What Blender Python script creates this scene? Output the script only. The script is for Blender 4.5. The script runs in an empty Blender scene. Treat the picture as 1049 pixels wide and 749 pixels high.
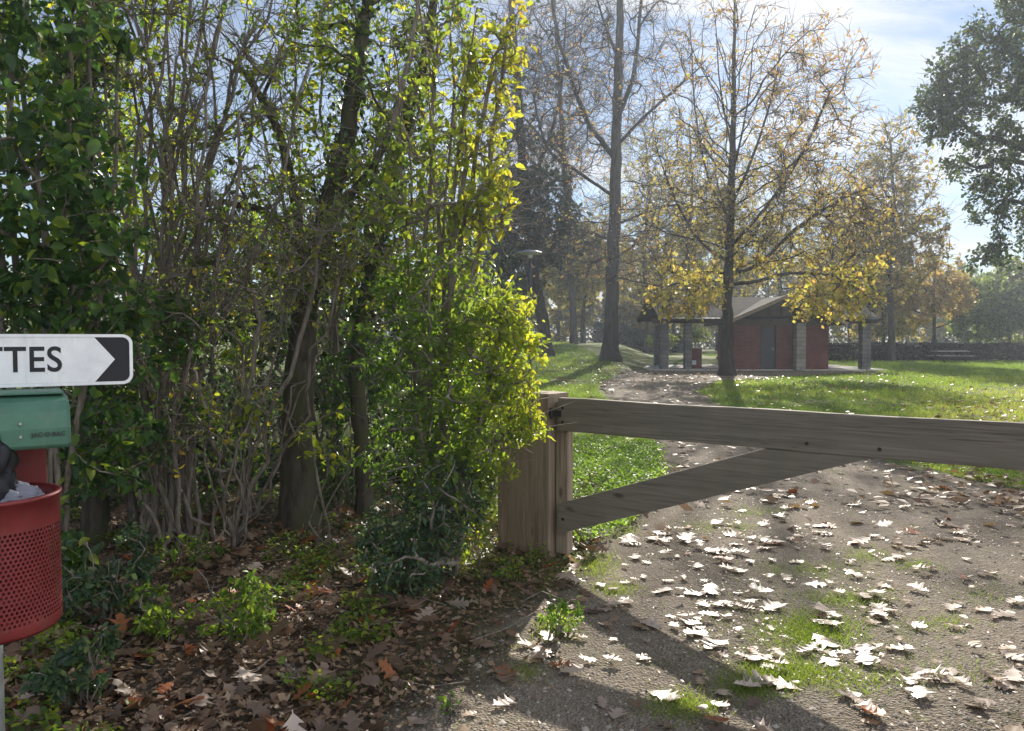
import bpy, bmesh, math, random
SUN_E, SKY_S, EXPO = 5.0, .052, .96
CLOUD_OFF, CLOUD_V = (3.1, 1.7, 0), 7.8
HAZE, HAZE_G = .0011, .5

import numpy as np
from mathutils import Vector, Matrix

rng = np.random.default_rng(20)
R = math.radians
scene = bpy.context.scene
COL = scene.collection
F, CX, CY, EYE, HOR = 790.0, 524.5, 374.5, 1.6, 346.0
PITCH = math.atan((CY - HOR) / F)
CP, SP = math.cos(PITCH), math.sin(PITCH)

# ---------------------------------------------------------------- helpers
def ray(px, py):
    u, v = (px - CX) / F, -(py - CY) / F
    return np.array([u, CP + v * SP, -SP + v * CP])
def P(px, py, d):
    """world point seen at photo pixel px,py at forward distance d"""
    r = ray(px, py)
    r = r * (d / r[1])
    return np.array([r[0], d, EYE + r[2]])
def project(p):
    p = np.asarray(p, float).reshape(-1, 3)
    y = p[:, 1] * CP - (p[:, 2] - EYE) * SP
    z = p[:, 1] * SP + (p[:, 2] - EYE) * CP
    y = np.maximum(y, 1e-3)
    return np.stack([CX + F * p[:, 0] / y, CY - F * z / y], 1)
def sstep(a, b, x):
    t = np.clip((np.asarray(x, float) - a) / (b - a), 0, 1)
    return t * t * (3 - 2 * t)
def H(x, y):
    """ground height: flat near, a gentle rise at the back left"""
    x = np.asarray(x, float); y = np.asarray(y, float)
    s2 = 1 - sstep(.125, .19, x / np.maximum(y, 1.0))
    return 1.1 * sstep(24, 70, y) * s2
def interp(y, pts):
    return np.interp(y, [p[0] for p in pts], [p[1] for p in pts])
def pick(a, n): return a[rng.integers(0, len(a), n)]
def unit(v):
    return v / np.maximum(np.linalg.norm(v, axis=-1, keepdims=True), 1e-9)

class Value2D:
    """smooth value noise on a lattice"""
    def __init__(s, seed, scale):
        s.g = np.random.default_rng(seed).random((256, 256)); s.k = scale
    def __call__(s, x, y):
        x = np.asarray(x, float) / s.k + 1000; y = np.asarray(y, float) / s.k + 1000
        i, j = np.floor(x).astype(int), np.floor(y).astype(int)
        fx, fy = x - i, y - j
        fx = fx * fx * (3 - 2 * fx); fy = fy * fy * (3 - 2 * fy)
        g = s.g; i0, i1, j0, j1 = i % 256, (i + 1) % 256, j % 256, (j + 1) % 256
        return (g[i0, j0] * (1 - fx) + g[i1, j0] * fx) * (1 - fy) + (g[i0, j1] * (1 - fx) + g[i1, j1] * fx) * fy

# ---------------------------------------------------------------- meshes
def np_mesh(name, verts, loops, sizes, tint=None, smooth=False):
    me = bpy.data.meshes.new(name)
    verts = np.asarray(verts, np.float32); loops = np.asarray(loops, np.int32).ravel(); sizes = np.asarray(sizes, np.int32)
    me.vertices.add(len(verts)); me.vertices.foreach_set('co', verts.ravel())
    me.loops.add(len(loops)); me.loops.foreach_set('vertex_index', loops)
    me.polygons.add(len(sizes))
    st = np.zeros(len(sizes), np.int32); st[1:] = np.cumsum(sizes)[:-1]
    me.polygons.foreach_set('loop_start', st); me.polygons.foreach_set('loop_total', sizes)
    if tint is not None:
        a = me.attributes.new('tint', 'FLOAT', 'FACE'); a.data.foreach_set('value', np.asarray(tint, np.float32))
    me.update(calc_edges=True)
    if smooth: me.polygons.foreach_set('use_smooth', np.ones(len(sizes), bool))
    return me
def link(name, me, mat, parent=None, loc=(0, 0, 0)):
    o = bpy.data.objects.new(name, me); COL.objects.link(o); o.location = loc
    if mat is not None:
        if len(me.materials) == 0: me.materials.append(mat)
    if parent is not None: o.parent = parent
    return o
def tag(o, label=None, cat=None, group=None, kind=None):
    if label: o['label'] = label
    if cat: o['category'] = cat
    if group: o['group'] = group
    if kind: o['kind'] = kind
    return o
def empty(name, loc, label, cat, group=None, rotz=0):
    o = bpy.data.objects.new(name, None); COL.objects.link(o); o.location = loc; o.rotation_euler = (0, 0, rotz)
    o.empty_display_size = .2
    return tag(o, label, cat, group)

class MB:
    """collects shapes into one mesh"""
    def __init__(s): s.bm = bmesh.new()
    def box(s, c, d, rot=None, bevel=0.0, seg=2):
        b = bmesh.new(); bmesh.ops.create_cube(b, size=1.0)
        bmesh.ops.scale(b, vec=d, verts=b.verts)
        if bevel: bmesh.ops.bevel(b, geom=list(b.edges), offset=bevel, segments=seg, profile=.6, affect='EDGES')
        if rot is not None: bmesh.ops.transform(b, matrix=rot, verts=b.verts)
        bmesh.ops.translate(b, vec=c, verts=b.verts); s.add(b); return s
    def add(s, b):
        me = bpy.data.meshes.new('tmp'); b.to_mesh(me); b.free(); s.bm.from_mesh(me); bpy.data.meshes.remove(me)
    def prism(s, poly, y0, y1):
        """polygon in x,z extruded along y"""
        b = bmesh.new()
        v0 = [b.verts.new((x, y0, z)) for x, z in poly]; v1 = [b.verts.new((x, y1, z)) for x, z in poly]
        n = len(poly); b.faces.new(v0); b.faces.new(v1[::-1])
        for i in range(n): b.faces.new((v0[i], v1[i], v1[(i + 1) % n], v0[(i + 1) % n]))
        bmesh.ops.recalc_face_normals(b, faces=b.faces); s.add(b); return s
    def lathe(s, prof, c=(0, 0, 0), n=32, closed=False):
        b = bmesh.new(); rings = []
        for r, z in prof:
            rings.append([b.verts.new((c[0] + r * math.cos(2 * math.pi * i / n), c[1] + r * math.sin(2 * math.pi * i / n), c[2] + z)) for i in range(n)])
        for a, d in zip(rings[:-1], rings[1:]):
            for i in range(n): b.faces.new((a[i], a[(i + 1) % n], d[(i + 1) % n], d[i]))
        if closed: b.faces.new(rings[0][::-1]); b.faces.new(rings[-1])
        for f in b.faces: f.smooth = True
        s.add(b); return s
    def rod(s, a, c, r, n=10):
        a, c = Vector(a), Vector(c); d = c - a
        b = bmesh.new(); bmesh.ops.create_cone(b, segments=n, radius1=r, radius2=r, depth=d.length, cap_ends=True)
        bmesh.ops.transform(b, matrix=Matrix.Translation((a + c) / 2) @ d.to_track_quat('Z', 'Y').to_matrix().to_4x4(), verts=b.verts)
        s.add(b); return s
    def build(s, name, mat, parent=None, loc=(0, 0, 0), smooth=False):
        me = bpy.data.meshes.new(name); s.bm.to_mesh(me); s.bm.free()
        if smooth:
            for p in me.polygons: p.use_smooth = True
        return link(name, me, mat, parent, loc)

def tubes(chains):
    """list of (points Nx3, radii N) -> one smooth mesh (batched by length and number of sides)"""
    V, L, S, off = [], [], [], 0
    groups = {}
    for p, r in chains:
        m = max(r); k = 12 if m > .15 else 9 if m > .05 else 6 if m > .014 else 4 if m > .006 else 3
        groups.setdefault((len(p), k), []).append((p, r))
    for (n, k), g in groups.items():
        p = np.array([a for a, _ in g]); r = np.array([b for _, b in g])
        t = unit(np.gradient(p, axis=1)); av = unit(p[:, -1] - p[:, 0])
        ref = np.where(np.abs(av[:, 2:3]) > .8, np.array([[1., .2, 0]]), np.array([[0, .1, 1.]]))[:, None, :]
        s = unit(np.cross(t, np.broadcast_to(ref, t.shape))); u = np.cross(s, t)
        a = np.arange(k) * 2 * math.pi / k
        v = p[:, :, None, :] + r[:, :, None, None] * (np.cos(a)[None, None, :, None] * s[:, :, None, :] + np.sin(a)[None, None, :, None] * u[:, :, None, :])
        m = len(g); idx = np.arange(m * n * k).reshape(m, n, k) + off
        q = np.stack([idx[:, :-1], np.roll(idx, -1, 2)[:, :-1], np.roll(idx, -1, 2)[:, 1:], idx[:, 1:]], -1).reshape(-1, 4)
        V.append(v.reshape(-1, 3)); L.append(q.ravel()); S.append(np.full(len(q), 4)); off += m * n * k
    return np.concatenate(V), np.concatenate(L), np.concatenate(S)
def tube_obj(name, chains, mat, parent=None):
    return link(name, np_mesh(name, *tubes(chains), smooth=True), mat, parent)

# leaf templates: verts (u along, v across, w up), faces
def T_far():
    return np.array([[0, 0, 0], [.45, .5, .08], [1, 0, -.05], [.55, -.5, .1]]), [(0, 1, 2), (0, 2, 3)]
def T_oval(fold=.16, droop=.18):
    us = [0, .28, .62, 1.0]; hw = [0, .46, .42, 0]
    v = [[0, 0, 0], [.28, 0, -.03], [.62, 0, -droop * .45], [1, 0, -droop], [.26, .46, fold], [.62, .42, fold - droop * .4], [.26, -.46, fold], [.62, -.42, fold - droop * .4]]
    f = [(0, 1, 4), (1, 2, 5, 4), (2, 3, 5), (0, 6, 1), (1, 6, 7, 2), (2, 7, 3)]
    return np.array(v), f
def leaves(pos, d, nrm, L, W, tint, tmpl):
    tv, tf = tmpl
    d = unit(d); side = unit(np.cross(nrm, d)); up = np.cross(d, side)
    L = np.asarray(L)[:, None, None]; W = np.asarray(W)[:, None, None]
    v = pos[:, None, :] + L * tv[None, :, 0:1] * d[:, None] + W * tv[None, :, 1:2] * side[:, None] + W * tv[None, :, 2:3] * up[:, None]
    n, k = len(pos), len(tv)
    fl = np.concatenate([np.array(f) for f in tf]); fs = np.array([len(f) for f in tf])
    loops = (np.arange(n)[:, None] * k + fl[None]).ravel()
    return v.reshape(-1, 3), loops, np.tile(fs, n), np.repeat(tint, len(tf))
def leaf_obj(name, parts, mat, parent=None):
    V, L, S, T, off = [], [], [], [], 0
    for v, l, s, t in parts:
        V.append(v); L.append(l + off); S.append(s); T.append(t); off += len(v)
    return link(name, np_mesh(name, np.concatenate(V), np.concatenate(L), np.concatenate(S), np.concatenate(T)), mat, parent)
def rand_dir(n, g=None):
    return unit((g or rng).normal(size=(n, 3)))

# ---------------------------------------------------------------- plant skeletons
class Skel:
    """a branching skeleton that reaches for target points, thickened by how much it carries"""
    def __init__(s, cap=60000):
        s.p = np.zeros((cap, 3)); s.d = np.zeros((cap, 3)); s.par = np.full(cap, -1); s.minr = np.zeros(cap); s.lim = np.zeros(cap, bool); s.n = 0
        s.tw = []; s.tips = []
    def poly(s, pts, r0, r1, parent=-1, sub=4, start_u=0, wob=0.0, growable=True):
        pts = np.asarray(pts, float)
        # Catmull-Rom resampling
        q = np.vstack([2 * pts[0] - pts[1], pts, 2 * pts[-1] - pts[-2]]); out = []
        for i in range(1, len(q) - 2):
            for u in np.arange(sub) / sub:
                a, b, c, d = q[i - 1], q[i], q[i + 1], q[i + 2]
                out.append(.5 * (2 * b + (c - a) * u + (2 * a - 5 * b + 4 * c - d) * u * u + (3 * b - a - 3 * c + d) * u ** 3))
        out.append(pts[-1]); out = np.array(out)
        if wob: out[1:] += rng.normal(size=(len(out) - 1, 3)) * wob
        ids = []
        for i, x in enumerate(out):
            k = s.n; s.n += 1; s.p[k] = x; s.par[k] = parent if i == 0 else k - 1
            s.minr[k] = r0 + (r1 - r0) * i / (len(out) - 1); s.lim[k] = not growable
            ids.append(k)
        t = unit(np.gradient(out, axis=0)); s.d[ids] = t
        s.tips.append(ids[-1])
        return ids
    def grow(s, targets, step=.25, bend=.45, jit=.06, pref=.55, grav=0.0, order=None, first=0):
        n0 = s.n
        if order is None:
            base = s.p[:s.n]
            o = np.array([np.min(np.linalg.norm(base - t, axis=1)) for t in targets]) + rng.random(len(targets)) * .3
            order = np.argsort(o)
        for i in order:
            t = targets[i]; pp = s.p[first:s.n]; v = t - pp; dist = np.linalg.norm(v, axis=1) + 1e-6
            c = np.einsum('ij,ij->i', v, s.d[first:s.n]) / dist
            cost = dist * (1 + pref - pref * c) + s.lim[first:s.n] * 1e3
            b = int(np.argmin(cost)) + first; L = dist[b - first]
            if L < .02: continue
            p0 = s.p[b].copy(); d0 = s.d[b]
            p1 = p0 + d0 * L * bend + np.array([0, 0, grav * L]) + rng.normal(size=3) * L * jit
            k = int(np.clip(round(L / step), 2, 14)); u = (np.arange(1, k + 1) / k)[:, None]
            pts = (1 - u) ** 2 * p0 + 2 * u * (1 - u) * p1 + u * u * t
            pts[:-1] += rng.normal(size=(k - 1, 3)) * L * jit * .15
            if s.n + k >= len(s.p): break
            a = s.n; s.p[a:a + k] = pts
            s.d[a:a + k] = unit(np.diff(np.vstack([p0, pts]), axis=0)); s.par[a] = b; s.par[a + 1:a + k] = np.arange(a, a + k - 1); s.n += k
            s.tips.append(a + k - 1); s.tw.append((p0, p1, t))
        return s
    def chains(s, rt=.004, pw=.45, rmax=9):
        n = s.n; par = s.par[:n]; cnt = np.zeros(n); cnt[list(s.tips)] = 1
        best = np.full(n, -1); bc = np.zeros(n)
        for i in range(n - 1, 0, -1):
            p = par[i]
            if p >= 0:
                cnt[p] += cnt[i]
                if cnt[i] >= bc[p]: bc[p] = cnt[i]; best[p] = i
        r = np.maximum(np.minimum(rt * np.maximum(cnt, 1) ** pw, rmax), s.minr[:n])
        for i in range(n):
            p = par[i]
            if p >= 0 and r[i] > r[p]: r[i] = r[p]
        s.r = r; out = []; lv = []
        for i in range(n):
            p = par[i]
            if p < 0 or best[p] != i:
                ids = [i]
                while best[ids[-1]] >= 0: ids.append(best[ids[-1]])
                pts = s.p[ids]; rr = r[ids].copy()
                if p >= 0:
                    pts = np.vstack([s.p[p], pts]); rr = np.concatenate([[min(r[p], rr[0] * 1.25)], rr])
                if len(pts) > 1:
                    if p >= 0 or True: rr[-1] *= .6
                    out.append((pts, rr))
        return out
    def sample(s, n, u0=.3, w=None):
        """points and directions along the twigs"""
        A = np.array([t[0] for t in s.tw]); B = np.array([t[1] for t in s.tw]); C = np.array([t[2] for t in s.tw])
        if w is None: i = rng.integers(0, len(A), n)
        else:
            pr = np.maximum(w(C), 1e-6); i = rng.choice(len(A), n, p=pr / pr.sum())
        u = (u0 + (1 - u0) * rng.random(n) ** .8)[:, None]
        p = (1 - u) ** 2 * A[i] + 2 * u * (1 - u) * B[i] + u * u * C[i]
        t = unit(2 * (1 - u) * (B[i] - A[i]) + 2 * u * (C[i] - B[i]) + 1e-6)
        return p, t
def in_blobs(n, blobs, shell=.35):
    """random points in a union of ellipsoids (centre, radii, weight), pulled outwards"""
    w = np.array([b[2] if len(b) > 2 else b[1][0] * b[1][1] * b[1][2] for b in blobs], float); k = rng.choice(len(blobs), n, p=w / w.sum())
    c = np.array([b[0] for b in blobs], float)[k]; r = np.array([b[1] for b in blobs], float)[k]
    return c + rand_dir(n) * (rng.random(n)[:, None] ** shell) * r
def px_blobs(lst):
    """(px, py, depth, rx_px, ry_px, depth radius[, weight]) -> ellipsoids"""
    out = []
    for b in lst:
        px, py, d, rx, ry, rd = b[:6]
        out.append((P(px, py, d), (rx * d / F, rd, ry * d / F)) + ((b[6],) if len(b) > 6 else ()))
    return out
# ---------------------------------------------------------------- materials
def new_mat(name):
    m = bpy.data.materials.new(name); m.use_nodes = True
    nt = m.node_tree; b = nt.nodes['Principled BSDF']; return m, nt, b
def N(nt, t, **k):
    n = nt.nodes.new(t)
    for a, v in k.items():
        if a in n.inputs: n.inputs[a].default_value = v
        else: setattr(n, a, v)
    return n
def ramp(nt, cols, pos=None, interp_='LINEAR'):
    r = nt.nodes.new('ShaderNodeValToRGB'); e = r.color_ramp.elements
    r.color_ramp.interpolation = interp_
    pos = pos or [i / (len(cols) - 1) for i in range(len(cols))]
    while len(e) < len(cols): e.new(.5)
    for i, (p, c) in enumerate(zip(pos, cols)):
        e[i].position = p; e[i].color = (*c, 1)
    return r
def hexlin(h):
    c = [int(h[i:i + 2], 16) / 255 for i in (0, 2, 4)]
    return tuple(x / 12.92 if x <= .04045 else ((x + .055) / 1.055) ** 2.4 for x in c)

def leaf_mat(name, cols, pos=None, trans=.5, tcol=1.5, rough=.42, spec=.45):
    m, nt, b = new_mat(name); L = nt.links.new
    a = N(nt, 'ShaderNodeAttribute', attribute_name='tint'); r = ramp(nt, cols, pos)
    L(a.outputs['Fac'], r.inputs[0]); L(r.outputs[0], b.inputs['Base Color'])
    b.inputs['Roughness'].default_value = rough; b.inputs['Specular IOR Level'].default_value = spec
    t = N(nt, 'ShaderNodeBsdfTranslucent'); mul = N(nt, 'ShaderNodeMix', data_type='RGBA', blend_type='MULTIPLY')
    mul.inputs[0].default_value = 1; L(r.outputs[0], mul.inputs[6]); mul.inputs[7].default_value = (tcol * 1.05, tcol, tcol * .62, 1)
    L(mul.outputs[2], t.inputs[0])
    mx = N(nt, 'ShaderNodeMixShader'); mx.inputs[0].default_value = trans
    L(b.outputs[0], mx.inputs[1]); L(t.outputs[0], mx.inputs[2])
    L(mx.outputs[0], nt.nodes['Material Output'].inputs[0]); return m

def bark_mat(name, c0, c1, scale=9, bump=.5, moss=None):
    m, nt, b = new_mat(name); L = nt.links.new
    tc = N(nt, 'ShaderNodeTexCoord'); mp = N(nt, 'ShaderNodeMapping'); mp.inputs['Scale'].default_value = (1, 1, .22)
    L(tc.outputs['Object'], mp.inputs[0])
    n1 = N(nt, 'ShaderNodeTexNoise', Scale=scale, Detail=6, Roughness=.65); L(mp.outputs[0], n1.inputs['Vector'])
    n2 = N(nt, 'ShaderNodeTexNoise', Scale=scale * .35, Detail=4); L(tc.outputs['Object'], n2.inputs['Vector'])
    r = ramp(nt, [c0, c1], [.35, .68]); L(n1.outputs[0], r.inputs[0])
    out = r.outputs[0]
    if moss:
        mx = N(nt, 'ShaderNodeMix', data_type='RGBA'); rr = ramp(nt, [(0, 0, 0), (1, 1, 1)], [.45, .62]); L(n2.outputs[0], rr.inputs[0])
        L(rr.outputs[0], mx.inputs[0]); L(out, mx.inputs[6]); mx.inputs[7].default_value = (*moss, 1); out = mx.outputs[2]
    L(out, b.inputs['Base Color']); b.inputs['Roughness'].default_value = .9; b.inputs['Specular IOR Level'].default_value = .2
    bp = N(nt, 'ShaderNodeBump', Strength=bump, Distance=.03); L(n1.outputs[0], bp.inputs['Height']); L(bp.outputs[0], b.inputs['Normal'])
    return m

def wood_mat(name, dark, light, axis=0, green=None):
    m, nt, b = new_mat(name); L = nt.links.new
    tc = N(nt, 'ShaderNodeTexCoord'); mp = N(nt, 'ShaderNodeMapping')
    s = [14, 14, 14]; s[axis] = .9; mp.inputs['Scale'].default_value = s; L(tc.outputs['Object'], mp.inputs[0])
    n1 = N(nt, 'ShaderNodeTexNoise', Scale=2.2, Detail=8, Roughness=.62); n1.inputs['Distortion'].default_value = .35; L(mp.outputs[0], n1.inputs['Vector'])
    mp2 = N(nt, 'ShaderNodeMapping'); s2 = [70, 70, 70]; s2[axis] = 1.6; mp2.inputs['Scale'].default_value = s2; L(tc.outputs['Object'], mp2.inputs[0])
    n2 = N(nt, 'ShaderNodeTexNoise', Scale=1.4, Detail=4); L(mp2.outputs[0], n2.inputs['Vector'])
    n3 = N(nt, 'ShaderNodeTexNoise', Scale=2.6, Detail=5, Roughness=.6); L(tc.outputs['Object'], n3.inputs['Vector'])
    r = ramp(nt, [dark, light], [.33, .7]); L(n1.outputs[0], r.inputs[0])
    mx = N(nt, 'ShaderNodeMix', data_type='RGBA', blend_type='MULTIPLY'); mx.inputs[0].default_value = .75
    r2 = ramp(nt, [(.72, .72, .72), (1.06, 1.06, 1.06)], [.34, .58]); L(n2.outputs[0], r2.inputs[0]); L(r.outputs[0], mx.inputs[6]); L(r2.outputs[0], mx.inputs[7])
    mx2 = N(nt, 'ShaderNodeMix', data_type='RGBA'); r3 = ramp(nt, [(0, 0, 0), (.75, .75, .75)], [.47, .72]); L(n3.outputs[0], r3.inputs[0])
    L(r3.outputs[0], mx2.inputs[0]); L(mx.outputs[2], mx2.inputs[6]); mx2.inputs[7].default_value = (*(green or dark), 1)
    # knots
    v = N(nt, 'ShaderNodeTexVoronoi', Scale=1.0); mpk = N(nt, 'ShaderNodeMapping'); sk = [6, 6, 6]; sk[axis] = 2.3; mpk.inputs['Scale'].default_value = sk
    L(tc.outputs['Object'], mpk.inputs[0]); L(mpk.outputs[0], v.inputs['Vector'])
    rk = ramp(nt, [(.25, .22, .2), (1, 1, 1)], [.05, .13]); L(v.outputs['Distance'], rk.inputs[0])
    mx3 = N(nt, 'ShaderNodeMix', data_type='RGBA', blend_type='MULTIPLY'); mx3.inputs[0].default_value = .8
    L(mx2.outputs[2], mx3.inputs[6]); L(rk.outputs[0], mx3.inputs[7]); mpc = N(nt, 'ShaderNodeMapping'); sc_ = [26, 26, 26]; sc_[axis] = .55; mpc.inputs['Scale'].default_value = sc_; L(tc.outputs['Object'], mpc.inputs[0])
    nc_ = N(nt, 'ShaderNodeTexNoise', Scale=1.0, Detail=3, Roughness=.5); nc_.inputs['Distortion'].default_value = .25; L(mpc.outputs[0], nc_.inputs['Vector'])
    rc = ramp(nt, [(1, 1, 1), (.38, .36, .34), (1, 1, 1)], [.6, .615, .63]); L(nc_.outputs[0], rc.inputs[0])
    mx4 = N(nt, 'ShaderNodeMix', data_type='RGBA', blend_type='MULTIPLY'); mx4.inputs[0].default_value = .75; L(mx3.outputs[2], mx4.inputs[6]); L(rc.outputs[0], mx4.inputs[7]); L(mx4.outputs[2], b.inputs['Base Color'])
    b.inputs['Roughness'].default_value = .8; b.inputs['Specular IOR Level'].default_value = .3
    bp = N(nt, 'ShaderNodeBump', Strength=.45, Distance=.006); L(n2.outputs[0], bp.inputs['Height']); L(bp.outputs[0], b.inputs['Normal'])
    return m

def plain_mat(name, col, rough=.6, metal=0, spec=.5, vary=.12, vscale=6, bump=0):
    m, nt, b = new_mat(name); L = nt.links.new
    tc = N(nt, 'ShaderNodeTexCoord'); n = N(nt, 'ShaderNodeTexNoise', Scale=vscale, Detail=6, Roughness=.6); L(tc.outputs['Object'], n.inputs['Vector'])
    r = ramp(nt, [tuple(c * (1 - vary) for c in col), tuple(min(1, c * (1 + vary)) for c in col)], [.3, .7]); L(n.outputs[0], r.inputs[0]); L(r.outputs[0], b.inputs['Base Color'])
    r2 = ramp(nt, [(max(0, rough - .1),) * 3, (min(1, rough + .12),) * 3], [.3, .7]); L(n.outputs[0], r2.inputs[0]); L(r2.outputs[0], b.inputs['Roughness'])
    b.inputs['Metallic'].default_value = metal; b.inputs['Specular IOR Level'].default_value = spec
    if bump:
        bp = N(nt, 'ShaderNodeBump', Strength=bump, Distance=.01); L(n.outputs[0], bp.inputs['Height']); L(bp.outputs[0], b.inputs['Normal'])
    return m

def brick_mat(name, c1, c2, mortar, sc=1.0, bw=.22, bh=.07):
    m, nt, b = new_mat(name); L = nt.links.new
    tc = N(nt, 'ShaderNodeTexCoord'); g = N(nt, 'ShaderNodeNewGeometry'); sp = N(nt, 'ShaderNodeSeparateXYZ'); L(tc.outputs['Object'], sp.inputs[0])
    ad = N(nt, 'ShaderNodeMath', operation='ADD'); L(sp.outputs[0], ad.inputs[0]); L(sp.outputs[1], ad.inputs[1])
    cb = N(nt, 'ShaderNodeCombineXYZ'); L(ad.outputs[0], cb.inputs[0]); L(sp.outputs[2], cb.inputs[1])
    k = N(nt, 'ShaderNodeTexBrick', Scale=sc); k.inputs['Brick Width'].default_value = bw; k.inputs['Row Height'].default_value = bh; k.inputs['Mortar Size'].default_value = .012
    k.inputs['Color1'].default_value = (*c1, 1); k.inputs['Color2'].default_value = (*c2, 1); k.inputs['Mortar'].default_value = (*mortar, 1)
    L(cb.outputs[0], k.inputs['Vector'])
    n = N(nt, 'ShaderNodeTexNoise', Scale=3, Detail=5); L(tc.outputs['Object'], n.inputs['Vector'])
    mx = N(nt, 'ShaderNodeMix', data_type='RGBA', blend_type='MULTIPLY'); mx.inputs[0].default_value = .6; r = ramp(nt, [(.6, .6, .6), (1.2, 1.2, 1.2)], [.3, .7]); L(n.outputs[0], r.inputs[0])
    L(k.outputs[0], mx.inputs[6]); L(r.outputs[0], mx.inputs[7]); L(mx.outputs[2], b.inputs['Base Color']); b.inputs['Roughness'].default_value = .95; b.inputs['Specular IOR Level'].default_value = .15
    bp = N(nt, 'ShaderNodeBump', Strength=.5, Distance=.01); L(k.outputs['Fac'], bp.inputs['Height']); bp.invert = True; L(bp.outputs[0], b.inputs['Normal'])
    return m

def soil_mat(name, kind):
    """ground: soil with leaf mould and grass by world position; path: fine grey-brown gravel"""
    m, nt, b = new_mat(name); L = nt.links.new
    tc = N(nt, 'ShaderNodeTexCoord'); O = tc.outputs['Object']
    n1 = N(nt, 'ShaderNodeTexNoise', Scale=.55, Detail=7, Roughness=.6); L(O, n1.inputs['Vector'])
    n2 = N(nt, 'ShaderNodeTexNoise', Scale=9, Detail=7, Roughness=.7); L(O, n2.inputs['Vector'])
    v = N(nt, 'ShaderNodeTexVoronoi', Scale=75); L(O, v.inputs['Vector'])
    v2 = N(nt, 'ShaderNodeTexVoronoi', Scale=190); L(O, v2.inputs['Vector'])
    if kind == 'path':
        r = ramp(nt, [(.09, .071, .053), (.19, .156, .12), (.3, .256, .2)], [.3, .5, .75]); L(n2.outputs[0], r.inputs[0])
        st = ramp(nt, [(.095, .078, .06), (.2, .17, .132), (.27, .232, .185), (.42, .375, .31)], [.0, .5, .8, 1]); L(v.outputs['Color'], st.inputs[0])
        mx = N(nt, 'ShaderNodeMix', data_type='RGBA'); mx.inputs[0].default_value = .5; L(r.outputs[0], mx.inputs[6]); L(st.outputs[0], mx.inputs[7])
        gm = ramp(nt, [(0, 0, 0), (.75, .75, .75)], [.55, .66]); n3 = N(nt, 'ShaderNodeTexNoise', Scale=1.5, Detail=11, Roughness=.78); L(O, n3.inputs['Vector']); L(n3.outputs[0], gm.inputs[0])
        mx2 = N(nt, 'ShaderNodeMix', data_type='RGBA'); L(gm.outputs[0], mx2.inputs[0]); L(mx.outputs[2], mx2.inputs[6]); mx2.inputs[7].default_value = (.1, .105, .035, 1)
        ia = N(nt, 'ShaderNodeAttribute', attribute_name='inside'); n4 = N(nt, 'ShaderNodeTexNoise', Scale=5, Detail=6, Roughness=.7); L(O, n4.inputs['Vector'])
        sm = N(nt, 'ShaderNodeMath', operation='ADD'); L(ia.outputs['Fac'], sm.inputs[0]); L(n4.outputs[0], sm.inputs[1])
        er = ramp(nt, [(0, 0, 0), (1, 1, 1)], [.5, .98]); L(sm.outputs[0], er.inputs[0])
        mx5 = N(nt, 'ShaderNodeMix', data_type='RGBA'); L(er.outputs[0], mx5.inputs[0]); mx5.inputs[6].default_value = (.078, .062, .04, 1)
        tone = ramp(nt, [(.72, .7, .68), (1, 1, 1), (1.16, 1.14, 1.1)], [.34, .5, .68]); L(n1.outputs[0], tone.inputs[0])
        mt = N(nt, 'ShaderNodeMix', data_type='RGBA', blend_type='MULTIPLY'); mt.inputs[0].default_value = 1; L(mx2.outputs[2], mt.inputs[6]); L(tone.outputs[0], mt.inputs[7]); L(mt.outputs[2], mx5.inputs[7])
        L(mx5.outputs[2], b.inputs['Base Color'])
    else:
        soil = ramp(nt, [(.03, .022, .016), (.075, .055, .038), (.12, .09, .06)], [.3, .5, .75]); L(n2.outputs[0], soil.inputs[0])
        gr = ramp(nt, [(.045, .07, .015), (.085, .12, .022), (.15, .16, .045), (.26, .22, .1)], [.3, .48, .62, .78]); L(n1.outputs[0], gr.inputs[0])
        # how far back a spot lies: bare soil under the hedge, lawn from a few metres beyond the gate
        sp = N(nt, 'ShaderNodeSeparateXYZ'); L(O, sp.inputs[0])
        mr = N(nt, 'ShaderNodeMapRange'); mr.inputs[1].default_value = 5.2; mr.inputs[2].default_value = 8.5
        wob = N(nt, 'ShaderNodeMath', operation='MULTIPLY_ADD'); L(n1.outputs[0], wob.inputs[0]); wob.inputs[1].default_value = 3; L(sp.outputs[1], wob.inputs[2])
        mx_ = N(nt, 'ShaderNodeMath', operation='MULTIPLY_ADD'); L(sp.outputs[0], mx_.inputs[0]); mx_.inputs[1].default_value = .9; L(wob.outputs[0], mx_.inputs[2])
        L(mx_.outputs[0], mr.inputs[0])
        mx = N(nt, 'ShaderNodeMix', data_type='RGBA'); L(mr.outputs[0], mx.inputs[0]); L(soil.outputs[0], mx.inputs[6]); L(gr.outputs[0], mx.inputs[7])
        L(mx.outputs[2], b.inputs['Base Color'])
    b.inputs['Roughness'].default_value = .92; b.inputs['Specular IOR Level'].default_value = .25
    ad = N(nt, 'ShaderNodeMath', operation='MULTIPLY_ADD'); L(v.outputs['Distance'], ad.inputs[0]); ad.inputs[1].default_value = .8; L(n2.outputs[0], ad.inputs[2])
    bp = N(nt, 'ShaderNodeBump', Strength=.8, Distance=.025); L(ad.outputs[0], bp.inputs['Height']); L(bp.outputs[0], b.inputs['Normal'])
    return m

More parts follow.
